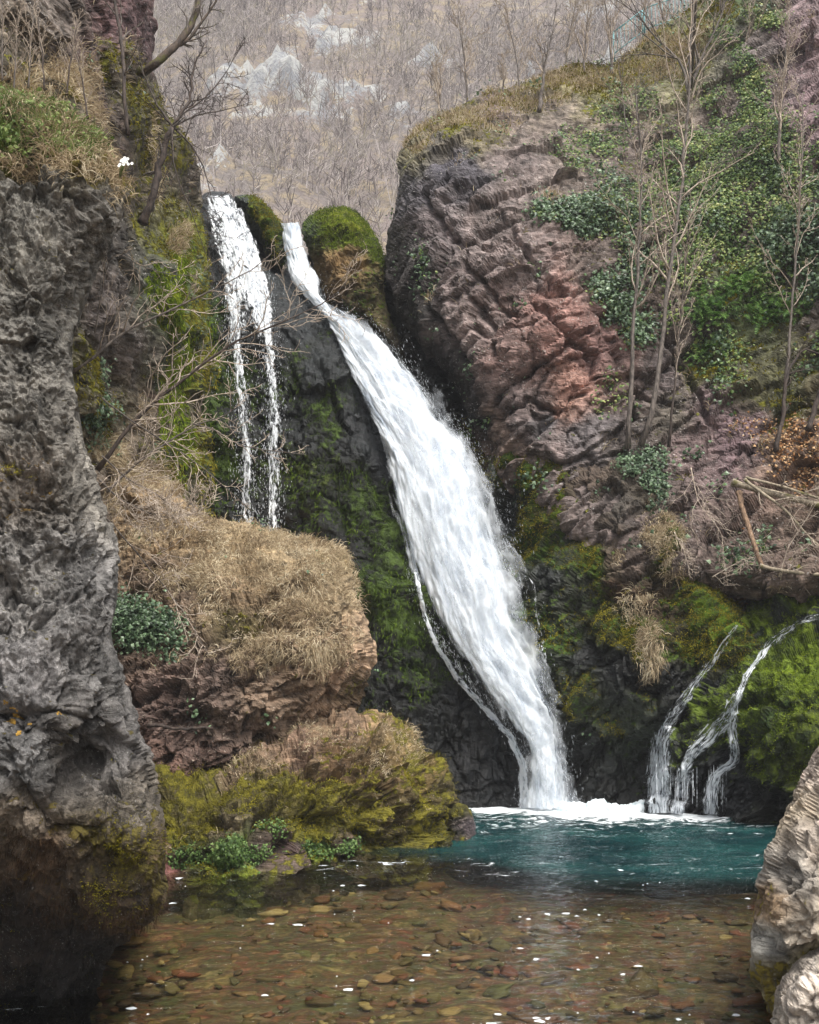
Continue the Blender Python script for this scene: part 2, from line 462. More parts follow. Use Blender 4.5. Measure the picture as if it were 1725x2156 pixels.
def wander(p0, d, L, n, rng, wob=.15, grav=0.0, curl=None):
    pts = [np.array(p0, float)]; d = np.array(d, float); d /= np.linalg.norm(d)
    for k in range(n):
        d = d + rng.normal(size=3) * wob + np.array([0, 0, grav]); d /= np.linalg.norm(d)
        pts.append(pts[-1] + d * L / n)
    return np.array(pts)

def resample(pts, n):
    pts = np.asarray(pts, float); s = np.concatenate([[0], np.cumsum(np.linalg.norm(np.diff(pts, axis=0), axis=1))]); t = np.linspace(0, s[-1], n)
    # smooth interpolation
    out = np.stack([np.interp(t, s, pts[:, k]) for k in range(pts.shape[1])], 1)
    for _ in range(2):
        out[1:-1] = out[1:-1] * .5 + (out[:-2] + out[2:]) * .25
    return out

def twigs(path, rad, levels, rng, n=(8, 5, 4), Lf=.45, start=.25, ang=.9, grav=0.02, minr=.004, wob=.16, upb=.3, flat=None):
    """branches grown from a path; returns tubes"""
    out = []; pts = np.asarray(path); rad = np.asarray(rad); tot = np.linalg.norm(np.diff(pts, axis=0), axis=1).sum()
    nb = n[0] if levels > 0 else 0
    for b in range(nb):
        t = start + (1 - start) * (b + rng.random()) / nb; k = min(int(t * (len(pts) - 1)), len(pts) - 2)
        p = pts[k] + (pts[k + 1] - pts[k]) * (t * (len(pts) - 1) - k); tg = pts[k + 1] - pts[k]; tg = tg / (np.linalg.norm(tg) + 1e-9)
        r0 = max(rad[k] * (.45 + .25 * rng.random()), minr)
        s = np.cross(tg, rng.normal(size=3)); s /= np.linalg.norm(s) + 1e-9
        if flat is not None: s[1] *= flat
        a = ang * (.6 + .7 * rng.random()); dr = tg * math.cos(a) + s * math.sin(a) + np.array([0, 0, upb])
        L = tot * Lf * (.5 + .8 * rng.random()) * (1.15 - t * .6)
        m = 7 if levels > 1 else 5
        q = wander(p, dr, L, m, rng, wob, grav); rr = np.linspace(r0, minr * .7, len(q))
        out.append(tube(q, rr, 4 if r0 > .02 else 3))
        if levels > 1: out += twigs(q, rr, levels - 1, rng, n[1:], Lf * 1.1, .2, ang, grav, minr, wob, upb * .5, flat)
    return out

def tree(name, path, r0, r1, label, cat, mat, twmat=None, levels=3, n=(12, 6, 4), Lf=.28, start=.3, ang=.7, grav=.02, minr=.006, seed=1, group=None, upb=.3, jit=.25, wob=.14, sides=7, extra=(), res=18, flat=None):
    """path: (u, v, depth) points"""
    rng = np.random.default_rng(seed)
    pts = np.array([P3(*p) for p in path]); q = resample(pts, res); q[1:-1] += rng.normal(size=(res - 2, 3)) * r0 * jit
    rad = np.linspace(r0, r1, len(q)) * (1 + .06 * rng.normal(size=len(q))); rad[0] *= 1.3
    root = empty(name, tuple(q[0])); tag(root, label, cat, group)
    V, F = tube(q, rad, sides); mesh_obj('trunk', V, F, mat, parent=root)
    br = twigs(q, rad, levels, rng, n, Lf, start, ang, grav, minr, wob, upb, flat)
    for ex in extra:
        e = resample(np.array([P3(*p) for p in ex[0]]), 14); er = np.linspace(ex[1], ex[2], 14)
        e[1:-1] += rng.normal(size=(12, 3)) * ex[1] * .3
        e = np.concatenate([q[np.argmin(np.linalg.norm(q - e[0], axis=1))][None], e]); er = np.concatenate([er[:1], er])
        lm = [tube(e, er, 5)] + twigs(e, er, min(levels, 2), rng, ex[3] if len(ex) > 3 else (10, 5), .32, .1, ang, grav, minr, wob, upb, flat)
        V, F = merge(lm); mesh_obj('limb', V, F, mat, parent=root)
    if 0 < len(br) <= 30:
        for V, F in br: mesh_obj('branch', V, F, twmat or mat, parent=root)
    elif br:
        V, F = merge(br); mesh_obj('branches', V, F, twmat or mat, parent=root)
    return root

# ================================================================== SETTING: far hill, ground
def build_hill():
    nx, ny = 330, 260
    X, Y = np.meshgrid(np.linspace(-190, 210, nx), np.linspace(52, 330, ny))
    P = np.stack([X.ravel(), Y.ravel(), np.zeros(X.size)], 1)
    z = 13 + np.maximum(P[:, 1] - 62, 0) * 1.05 + 6 * fbm(P * .012 + 4, 3) + 2.4 * fbm(P * .06, 4)
    z += np.where(P[:, 1] < 62, (P[:, 1] - 62) * .1, 0)
    Q = np.stack([P[:, 0], P[:, 1], z], 1)
    u, v = proj(Q)
    # limestone outcrops: a band crossing the slope, up left to right
    oc = fbm(Q * .055 + 9, 4) * .9
    band = lambda x0, z0, rx, rz: np.exp(-(((Q[:, 0] - x0) / rx) ** 2 + ((Q[:, 2] - z0) / rz) ** 2))
    crag = np.clip(oc + .78 * band(-21, 80, 12, 15) + .55 * band(0, 88, 13, 9) + .35 * band(25, 86, 10, 9) + .30 * band(2, 95, 60, 26) + .55 * fbm(Q * .17 + 21, 3) - .52 - .5 * np.abs(fbm(Q * .16 + 3, 3)), 0, 1)
    f, e = facet(Q * np.array([.22, .22, .12]) + fbm(Q * .1, 3)[:, None] * .5)
    z2 = z + crag * (1.5 + 4 * f)
    Q[:, 2] = z2; Q[:, 1] -= crag * (1 + 3 * f)
    G = np.arange(nx * ny).reshape(ny, nx)
    q = np.stack([G[:-1, :-1], G[:-1, 1:], G[1:, 1:], G[1:, :-1]], -1).reshape(-1, 4)
    N = NT('hillside'); co = N.coord()
    at = N.attr('crag').outputs['Fac']
    n1 = N.noise(co, .35, 8, .7); n2 = N.noise(co, .045, 5, .6); n3 = N.noise(co, 1.6, 6, .7)
    c = N.mix(N.mrange(n2, .38, .62), srgb('#776f6b'), srgb('#897c77'))
    c = N.mix(N.mrange(n1, .45, .62), c, srgb('#9a8b72'))
    c = N.mix(N.mrange(n3, .5, .68, 0, .8), c, srgb('#4e423a'))
    rk = N.mix(N.mrange(n1, .4, .6), srgb('#86888c'), srgb('#b4b4b1'))
    fac = N.mrange(N.math('ADD', at, N.math('MULTIPLY', N.math('SUBTRACT', n3, .5), 1.6)), .22, .4)
    c = N.mix(fac, c, rk)
    N.surface(N.n('ShaderNodeBsdfPrincipled', Base_Color=c, Roughness=.95, Normal=N.bump(n1, 1.0, 1.5)).outputs[0])
    o = mesh_obj('hill', Q, [q], N.m, attrs={'crag': crag}, origin=(0, 62, 13))
    tag(o, 'far steep hillside of pinkish brown scrub with pale grey limestone crags', None, None, 'structure')
    return Q, q, crag, nx, ny

HQ, Hq, HC, hnx, hny = build_hill()

def far_wood():
    rng = np.random.default_rng(5)
    u, v = proj(HQ)
    ok = (u > -350) & (u < 2050) & (v < 640) & (v > -250) & (HQ[:, 1] < 240)
    dn = fbm(HQ * .03 + 2, 3); w = ok * np.clip(1.1 + dn - HC * 1.6, .08, 2)
    n = 19000; i = rng.choice(len(HQ), n, p=w / w.sum())
    B = HQ[i] + rng.normal(size=(n, 3)) * np.array([.7, .6, 0]); B[:, 2] -= .4
    H = (2.4 + 3.2 * rng.random(n)) * (1 + .3 * dn[i]) * np.where(rng.random(n) < .05, 2.0, 1)
    lean = rng.normal(size=(n, 3)) * .10; lean[:, 2] = 1
    T = B + lean * H[:, None]
    s = np.stack([np.ones(n), rng.normal(size=n) * .3, np.zeros(n)], 1)
    Vs = []; Fs = []; off = 0; K = 16
    wv = (.035 + .05 * rng.random(n))[:, None]
    V = np.stack([B - s * wv, B + s * wv, T], 1).reshape(-1, 3); Vs.append(V); Fs.append(np.arange(n * 3).reshape(-1, 3)); off = n * 3
    for k in range(K):
        t = .15 + .8 * rng.random(n); p = B + (T - B) * t[:, None]
        d = rng.normal(size=(n, 3)) * np.array([.55, .4, .3]) + np.array([0, 0, .8]); L = H * (.18 + .3 * rng.random(n)) * (1.2 - t * .5)
        e = p + d * L[:, None]; sd_ = np.cross(d, np.array([0, 1, .2])); sd_ /= np.linalg.norm(sd_, axis=1, keepdims=True)
        ww = (.02 + .025 * rng.random(n))[:, None]
        m = (p + e) / 2 + rng.normal(size=(n, 3)) * .12
        V = np.stack([p - sd_ * ww, p + sd_ * ww, m + sd_ * ww * .8, m - sd_ * ww * .8, e], 1).reshape(-1, 3)
        kk = np.arange(n)[:, None] * 5 + off
        Vs.append(V); Fs.append(np.concatenate([kk + [0, 1, 2], kk + [0, 2, 3], kk + [3, 2, 4]])); off += n * 5
    m = leaf_mat('bare_wood', ['#423b3a', '#6a615e', '#8a817e', '#aaa29e', '#857f66'], .9, 0, .06, .6, .1)
    o = mesh_obj('bare_woodland', np.concatenate(Vs), [np.concatenate(Fs)], m, origin=(0, 62, 13), smooth=False)
    tag(o, 'leafless grey brown woodland covering the far hillside behind the falls', 'woodland', None, 'stuff')
far_wood()

def ground_sheet():
    # basin and the land around: river bed under the pool, rising to the plateau above the falls
    xs = np.concatenate([np.linspace(-400, -30, 12)[:-1], np.linspace(-30, 30, 301), np.linspace(30, 400, 12)[1:]])
    ys = np.concatenate([np.linspace(-300, 2, 10)[:-1], np.linspace(2, 33, 220), np.linspace(33, 400, 16)[1:]])
    X, Y = np.meshgrid(xs, ys); P = np.stack([X.ravel(), Y.ravel(), 0 * X.ravel()], 1)
    near = (np.abs(P[:, 0]) < 31) & (P[:, 1] > 1) & (P[:, 1] < 34)
    deep = sstep(17.6, 20.4, P[:, 1] - np.maximum(2.2 - P[:, 0], 0) * .95) * (P[:, 1] < 40)
    z = -.42 - .018 * np.clip(P[:, 1] - 8, 0, 10) - 2.2 * deep + near * (.10 * fbm(P * .55, 3) + .035 * fbm(P * 2.6, 3))
    P[:, 2] = np.where(near, z, -2.6)
    G = np.arange(X.size).reshape(X.shape)
    q = np.stack([G[:-1, :-1], G[:-1, 1:], G[1:, 1:], G[1:, :-1]], -1).reshape(-1, 4)
    N = NT('river_bed'); co = N.coord()
    wc = N.n('ShaderNodeVectorMath', {'operation': 'ADD'}, i0=co, i1=N.n('ShaderNodeTexNoise', Vector=co, Scale=2.2, Detail=3).outputs['Color']).outputs[0]
    v1 = N.n('ShaderNodeTexVoronoi', Vector=wc, Scale=3.2); v2 = N.n('ShaderNodeTexVoronoi', Vector=wc, Scale=8.5)
    def pal(sock, cols):
        rp = N.n('ShaderNodeValToRGB', Fac=N.n('ShaderNodeSeparateColor', Color=sock).outputs[0]); rp.color_ramp.interpolation = 'CONSTANT'
        e = rp.color_ramp.elements; e[0].color = (*srgb(cols[0]), 1); e[1].color = (*srgb(cols[-1]), 1); e[1].position = 1 - 1 / len(cols)
        for i, c in enumerate(cols[1:-1]):
            x = e.new((i + 1) / len(cols)); x.color = (*srgb(c), 1)
        return rp.outputs[0]
    c = N.mix(.5, pal(v1.outputs['Color'], ['#85603e', '#8e4e38', '#84744a', '#6c543a', '#a08050', '#6c683e', '#8e5844', '#5e4a36']),
              pal(v2.outputs['Color'], ['#785f44', '#844a38', '#7d7648', '#5c4634', '#9c8860', '#5c643c', '#7a5040']))
    nn = N.noise(co, 1.1, 5); n5 = N.noise(co, 14, 5)
    c = N.mix(N.mrange(nn, .5, .68, 0, .55), c, srgb('#4c5a22'))
    c = N.mix(1., c, N.val2col(N.mrange(n5, .3, .7, .55, 1.4, False)), 'MULTIPLY')
    edge = N.mrange(v1.outputs['Distance'], .05, .45, 1.1, .55)
    c = N.mix(1., c, N.val2col(edge), 'MULTIPLY')
    N.surface(N.n('ShaderNodeBsdfPrincipled', Base_Color=c, Roughness=.8, Normal=N.bump(v1.outputs['Distance'], -1.0, .06)).outputs[0])
    tag(mesh_obj('riverbed', P, [q], N.m, origin=(0, 0, -.4)), 'stony brown and rust coloured riverbed under shallow clear water', None, None, 'structure')
    # plateau above the falls, hidden by the lip but there for a side view
    xs = np.linspace(-45, 60, 60); ys = np.linspace(30.5, 66, 26); X, Y = np.meshgrid(xs, ys)
    P = np.stack([X.ravel(), Y.ravel(), 0 * X.ravel()], 1)
    P[:, 2] = 13.0 + 7.5 * sstep(7, 15, P[:, 0]) + 7 * sstep(-9, -15, P[:, 0]) + .5 * fbm(P * .2, 3) - 4.0 * sstep(33, 45, P[:, 1])
    G = np.arange(X.size).reshape(X.shape); q = np.stack([G[:-1, :-1], G[:-1, 1:], G[1:, 1:], G[1:, :-1]], -1).reshape(-1, 4)
    tag(mesh_obj('upper_ground', P, [q], bpy.data.materials['hillside'], origin=(0, 40, 13), attrs={'crag': np.zeros(len(P))}), 'scrubby ground above the lip of the falls', None, None, 'structure')
ground_sheet()

# ================================================================== ROCKS
M_GREY = rock_mat('grey_rock', 8.5, 1.5, .45, '#c4c2bc', (.5, .3, .2), (1.4, 1, .8), .9, ('#3c321a', '#6a6030'), .17)
M_PALE = rock_mat('pale_rock', 8.0, 1.2, .5, '#d8d2c4', (.2, .9, .2), (1, 1, 2), .6, ('#5d5220', '#8f8238'), .08)
M_RED = rock_mat('red_cliff_rock', 3.0, 1.4, .95, '#bfb7ae', (.35, .60, 0), (1, 1, 5), .9, ('#33360f', '#6c6a22'), .15, mossfine=5, sat=.66)
M_TUFA = rock_mat('wet_tufa', 4.0, 1.0, 0, '#888888', (0, 0, 0), (3, 3, .7), .7, ('#18230a', '#3f5212'), .13, mossfine=6)
M_DARK = rock_mat('wet_dark_rock', 3.5, 1.0, 0, '#888888', (.4, .7, 0), (1, 1, 4), .7, ('#18230a', '#3f5212'), .11, mossfine=6)
M_BROWN = rock_mat('brown_rock', 4.2, 1.35, .6, '#c9bba5', (.3, .65, 0), (1, 1, 5), .9, ('#38360f', '#6f6820'), .10, mossfine=6)
M_MOSS = rock_mat('bright_moss_rock', 3.5, .9, 0, '#888888', (.3, .7, 0), (1, 1, 3), .6, ('#222b0c', '#66761c'), .11, mossfine=5)

OL = (1.15, .9, .7); BG = (.95, 1.1, .75)
# --- left foreground
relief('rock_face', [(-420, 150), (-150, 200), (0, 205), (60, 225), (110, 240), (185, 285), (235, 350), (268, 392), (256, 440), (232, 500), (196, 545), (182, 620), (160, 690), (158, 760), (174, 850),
    (190, 950), (213, 1010), (235, 1100), (258, 1200), (258, 1270), (240, 1330), (260, 1400), (284, 1480), (303, 1530), (318, 1600), (330, 1650), (340, 1730), (354, 1800), (348, 1880), (322, 1935),
    (284, 1970), (240, 2010), (214, 2060), (205, 2100), (207, 2156), (212, 2420), (-420, 2420)],
    [(-300, 300, 9.2), (100, 320, 9.6), (230, 400, 9.8), (60, 600, 9.0), (150, 800, 9.3), (60, 1000, 8.9), (200, 1250, 9.0), (60, 1300, 8.6), (110, 1520, 8.3), (250, 1600, 8.9), (200, 1490, 8.75), (190, 1600, 9.1), (60, 1650, 8.2),
     (90, 1790, 8.4), (300, 1750, 8.6), (260, 1880, 8.9), (60, 1930, 9.7), (180, 1980, 9.9), (60, 2060, 10.8), (180, 2120, 10.8), (60, 2300, 10.9), (200, 2380, 10.8), (-350, 1700, 8.4), (-350, 2200, 10.5), (-350, 900, 8.9)],
    M_GREY, [(20, 320, '#655e4a', .75, 0, (1.1, 1.4, .9)), (180, 330, '#645c44', .8, 0, (1.2, 1.2, .8)), (60, 420, '#78746b', .1), (200, 480, '#726d65', .1), (100, 700, '#747068', 0), (60, 900, '#807b72', 0), (60, 1000, '#6c6359', .3, 0, (1, .7, .5)), (180, 1000, '#898379', 0),
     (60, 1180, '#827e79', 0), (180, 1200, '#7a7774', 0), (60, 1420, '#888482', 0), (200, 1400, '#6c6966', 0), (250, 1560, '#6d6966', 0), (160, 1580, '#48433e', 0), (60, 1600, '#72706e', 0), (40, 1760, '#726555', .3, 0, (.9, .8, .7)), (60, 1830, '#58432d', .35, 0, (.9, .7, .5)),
     (300, 1700, '#6e6559', .1), (260, 1800, '#5b4c26', .7, 0, (1, 1, .8)), (330, 1800, '#625032', .5), (240, 1900, '#45331f', .4, 0, (.7, .6, .4)), (60, 1950, '#211710', .2, .2, (.6, .4, .3)), (180, 2000, '#181210', .1, .3, (.5, .4, .3)), (60, 2150, '#0d0b09', 0, .3), (200, 2200, '#0e0d0b', 0, .3)],  # lowest, near-black tints paint the shade under the overhang
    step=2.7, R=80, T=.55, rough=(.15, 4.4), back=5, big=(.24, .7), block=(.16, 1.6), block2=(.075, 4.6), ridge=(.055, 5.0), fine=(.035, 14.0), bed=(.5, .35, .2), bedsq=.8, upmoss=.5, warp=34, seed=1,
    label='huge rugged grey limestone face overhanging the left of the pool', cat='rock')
# --- right foreground
relief('boulder', [(1900, 1500), (1780, 1530), (1722, 1568), (1684, 1640), (1652, 1715), (1640, 1760), (1608, 1822), (1602, 1880), (1592, 1950), (1582, 2020), (1590, 2080), (1610, 2120), (1640, 2200), (1620, 2420), (2100, 2420), (2100, 1500)],
    [(1700, 1600, 8.3), (1650, 1800, 7.9), (1620, 2000, 7.8), (1720, 1900, 7.4), (1680, 2080, 7.7), (1900, 1700, 7.6), (1650, 2300, 7.8), (2000, 2200, 7.2)],
    M_PALE, [(1700, 1600, '#a8988a', 0), (1660, 1720, '#a1917a', .15), (1650, 1850, '#918a80', 0), (1620, 1900, '#8f7350', .35), (1610, 1990, '#8b8880', 0), (1690, 1950, '#a79a88', 0), (1625, 2080, '#7c7350', .55), (1720, 2040, '#857a3c', .6), (1720, 1750, '#b3a596', 0)],
    step=3.2, R=60, T=.8, back=4, rough=(.10, 3.4), big=(.20, 1.0), block=(.20, 1.7), block2=(.10, 4.0), ridge=(.035, 6), fine=(.02, 16), bed=(.3, .9, 0), bedsq=1.6, seed=2, warp=25,
    label='tall pale pinkish grey boulder rising at the right edge of the pool', cat='boulder', group='pale boulders at the right edge')
relief('boulder', [(1620, 2156), (1628, 2110), (1660, 2060), (1705, 2010), (1750, 1975), (1850, 1940), (2100, 1930), (2100, 2450), (1600, 2450), (1608, 2250)],
    [(1700, 2080, 6.9), (1640, 2156, 7.0), (1640, 2380, 7.0), (1900, 2200, 6.4), (1900, 2000, 6.8)],
    M_PALE, [(1680, 2090, '#b5a798', 0), (1720, 2060, '#c0b3a4', 0), (1650, 2140, '#a2988a', .1), (1800, 2200, '#b0a292', 0)],
    step=3.2, R=60, T=.8, back=3, rough=(.10, 3.6), big=(.14, 1.2), block=(.16, 2.0), block2=(.08, 4.6), ridge=(.03, 7), fine=(.02, 17), bed=(.3, .7, 0), bedsq=1.5, seed=3, warp=20,
    label='low rounded pale boulder in the bottom right corner', cat='boulder', group='pale boulders at the right edge')
# --- left cliff behind
relief('cliff', [(-420, -260), (150, -260), (340, -200), (332, 0), (328, 110), (322, 150), (342, 235), (372, 268), (398, 300), (412, 360), (418, 420), (425, 470), (450, 600), (470, 900), (470, 1220), (150, 1300), (-420, 1300)],
    [(0, 100, 15), (150, 60, 17), (280, 60, 20.5), (310, 180, 22), (230, 150, 19), (200, 300, 17), (330, 350, 23.5), (400, 420, 26.5), (280, 480, 20.5), (360, 560, 22.5), (330, 480, 24), (420, 700, 24.8), (260, 700, 20.5), (260, 950, 21.5), (400, 1000, 23.8), (-300, 600, 15), (200, 1100, 21), (190, 780, 20)],
    M_RED, [(100, 60, '#716255', .15), (40, 120, '#6a5d45', .4), (200, 100, '#664942', .1), (280, 60, '#684142', 0), (310, 100, '#644142', 0), (245, 120, '#685938', .75), (290, 220, '#645d38', .85), (215, 250, '#533a38', 0), (240, 330, '#4e3b35', .1), (320, 330, '#655c31', .8), (345, 440, '#6d6827', .75),
     (290, 420, '#554735', .5), (390, 400, '#655542', .3), (250, 500, '#463f38', .2), (390, 500, '#4e5927', .9, 0, BG), (330, 590, '#595951', .1), (360, 620, '#56711b', .95, 0, BG), (250, 620, '#62554e', 0), (210, 700, '#63554f', 0), (185, 760, '#645d2a', .8), (270, 760, '#63564e', 0), (390, 800, '#354e18', .95, .3, BG),
     (360, 850, '#634431', .3), (320, 860, '#766342', .1), (250, 880, '#645d3c', .6), (390, 950, '#354a15', .95, .2, BG), (330, 950, '#66553c', .3), (280, 960, '#746246', .3), (230, 1050, '#715d46', .2), (140, 300, '#675e46', .6), (60, 220, '#675e46', .6)],
    step=3.6, R=60, T=1.0, back=6, mossk=.72, big=(.5, .3), block=(.38, .7), block2=(.14, 2.0), ridge=(.08, 2.6), fine=(.04, 8), bed=(.35, .6, 0), bedsq=1.6, seed=4, warp=28, upmoss=.3,
    label='reddish brown mossy cliff behind the grey rock face, left of the thin fall', cat='cliff', kind='structure')
# --- tufa body under the falls
def tufa_tune(Q, S):
    return .10 * np.abs(fbm(np.stack([S[:, 0] * 2.6, S[:, 1] * 2.6, S[:, 2] * .35], 1), 4)) * 1.3
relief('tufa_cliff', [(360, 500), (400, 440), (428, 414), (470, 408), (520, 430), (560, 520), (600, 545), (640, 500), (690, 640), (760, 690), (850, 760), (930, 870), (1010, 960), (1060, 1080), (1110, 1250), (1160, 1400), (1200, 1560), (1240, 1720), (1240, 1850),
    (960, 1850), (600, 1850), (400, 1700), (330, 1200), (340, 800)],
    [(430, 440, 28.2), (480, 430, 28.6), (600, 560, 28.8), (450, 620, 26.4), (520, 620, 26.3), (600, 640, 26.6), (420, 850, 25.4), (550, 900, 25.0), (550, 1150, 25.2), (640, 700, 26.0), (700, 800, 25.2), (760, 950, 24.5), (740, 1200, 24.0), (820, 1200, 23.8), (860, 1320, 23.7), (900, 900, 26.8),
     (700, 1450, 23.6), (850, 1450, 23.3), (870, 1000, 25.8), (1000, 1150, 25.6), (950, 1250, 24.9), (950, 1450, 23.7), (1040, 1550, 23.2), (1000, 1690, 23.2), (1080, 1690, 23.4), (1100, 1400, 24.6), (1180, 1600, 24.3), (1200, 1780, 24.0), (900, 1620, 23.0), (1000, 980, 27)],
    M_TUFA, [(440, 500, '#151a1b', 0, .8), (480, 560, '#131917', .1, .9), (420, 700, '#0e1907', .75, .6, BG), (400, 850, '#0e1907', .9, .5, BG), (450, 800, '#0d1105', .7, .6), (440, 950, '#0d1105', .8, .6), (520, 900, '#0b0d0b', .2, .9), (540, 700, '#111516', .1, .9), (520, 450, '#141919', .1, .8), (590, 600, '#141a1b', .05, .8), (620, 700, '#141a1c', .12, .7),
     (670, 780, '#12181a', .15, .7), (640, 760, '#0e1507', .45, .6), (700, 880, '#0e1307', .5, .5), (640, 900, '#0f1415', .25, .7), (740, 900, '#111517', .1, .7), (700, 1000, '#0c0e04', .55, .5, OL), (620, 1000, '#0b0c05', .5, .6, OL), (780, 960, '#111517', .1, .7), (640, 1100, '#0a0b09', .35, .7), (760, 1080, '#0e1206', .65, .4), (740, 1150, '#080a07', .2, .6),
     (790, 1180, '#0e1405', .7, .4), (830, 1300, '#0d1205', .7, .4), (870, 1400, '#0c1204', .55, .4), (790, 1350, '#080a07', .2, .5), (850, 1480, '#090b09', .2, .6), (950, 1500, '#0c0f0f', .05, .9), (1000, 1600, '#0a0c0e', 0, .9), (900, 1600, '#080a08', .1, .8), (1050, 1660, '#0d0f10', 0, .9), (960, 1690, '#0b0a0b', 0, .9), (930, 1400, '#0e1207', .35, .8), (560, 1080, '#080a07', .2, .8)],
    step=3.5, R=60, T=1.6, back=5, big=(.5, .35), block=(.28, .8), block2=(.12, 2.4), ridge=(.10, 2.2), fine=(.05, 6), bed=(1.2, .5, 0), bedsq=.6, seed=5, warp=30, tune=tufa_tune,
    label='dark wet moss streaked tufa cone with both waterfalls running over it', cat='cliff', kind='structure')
# --- rounded mossy boulders on the lip
relief('mossy_boulder', [(484, 412), (520, 405), (558, 425), (588, 460), (604, 500), (606, 532), (594, 572), (570, 560), (545, 510), (515, 455)],
    [(520, 420, 28.6), (570, 480, 28.0), (590, 540, 28.0), (550, 510, 28.3)], M_MOSS,
    [(500, 430, '#2c3430', .2, .6, (.5, .6, .6)), (545, 440, '#4c5a18', .95, 0, (.95, .9, .6)), (580, 480, '#3b4818', .8, 0, (.5, .6, .6)), (590, 540, '#262c12', .5, .2, (.3, .4, .4)), (540, 490, '#2a3026', .3, .4, (.5, .6, .5))],
    step=3, R=35, T=.9, back=1.6, big=(.15, .8), block=(.16, 1.6), block2=(.10, 3.4), ridge=(.04, 4), fine=(.03, 9), seed=6, warp=14, upmoss=.5,
    label='small dark mossy boulder between the two falls at the lip', cat='boulder', group='mossy boulders on the lip')
relief('mossy_boulder', [(634, 480), (652, 455), (690, 438), (735, 440), (765, 465), (778, 488), (803, 505), (808, 560), (814, 640), (832, 690), (868, 745), (840, 770), (770, 700), (700, 660), (676, 620), (662, 560), (640, 512)],
    [(700, 460, 28.6), (650, 480, 28.6), (700, 560, 27.9), (760, 560, 27.8), (790, 640, 27.8), (720, 640, 27.8), (840, 740, 27.6)], M_MOSS,
    [(650, 480, '#38442a', .5, .3, (.5, .6, .6)), (700, 455, '#7a7c20', 1.0, 0, (1.15, .95, .55)), (750, 475, '#7a7c20', 1.0, 0, (1.1, .9, .5)), (690, 500, '#5a5a1c', .8, 0, (.8, .75, .4)), (700, 545, '#6c5228', .1), (740, 560, '#6a5026', .25, 0, (.6, .5, .3)), (785, 530, '#5c5a20', .8, 0, (.8, .8, .4)),
     (700, 610, '#5e4822', .2, .2, (.5, .5, .3)), (790, 620, '#4c4220', .45, 0, (.5, .5, .3)), (740, 640, '#463a1c', .5, .2, (.4, .45, .3)), (840, 740, '#332a18', .3, .4, (.4, .4, .3))],
    step=3, R=40, T=1.2, back=1.8, big=(.2, .7), block=(.20, 1.4), block2=(.11, 3.2), ridge=(.05, 3.5), fine=(.04, 9), seed=7, warp=14, upmoss=.35,
    label='rounded ochre boulder capped with bright moss right of the main fall lip', cat='boulder', group='mossy boulders on the lip')
# --- right red cliff
CR = [[(1072, 478), (1108, 520), (1145, 560), (1160, 600)], [(893, 415), (925, 465), (955, 508)], [(985, 560), (1010, 590), (1050, 640), (1095, 668)], [(1000, 640), (1040, 700), (1060, 760)], [(1060, 300), (1150, 290), (1190, 330)], [(960, 520), (1040, 470), (1130, 440), (1180, 425)], [(1130, 640), (1180, 700), (1240, 760)],
      [(1040, 880), (1100, 850), (1160, 870), (1230, 830)], [(1090, 800), (1160, 760), (1230, 700)], [(940, 420), (1010, 390), (1080, 370)], [(880, 590), (900, 640), (960, 720), (1010, 800)], [(1250, 880), (1330, 830), (1420, 850)], [(1400, 720), (1460, 800), (1500, 900)]]
def cliff_tune(Q, S):
    o = np.zeros(len(Q)); n1 = fbm(S * 1.6, 3) * 14; n2 = fbm(S * 1.6 + 9, 3) * 14
    q = Q + np.stack([n1, n2], 1)
    for c in CR:
        dm_ = np.full(len(Q), 1e9)
        for a_, b_ in zip(c[:-1], c[1:]):
            a_ = np.array(a_, float); ab = np.array(b_) - a_; t_ = np.clip(((q - a_) @ ab) / (ab @ ab), 0, 1)
            dm_ = np.minimum(dm_, np.linalg.norm(q - a_ - t_[:, None] * ab, axis=1))
        o -= .34 * np.exp(-(dm_ / 6.5) ** 2)
    return o
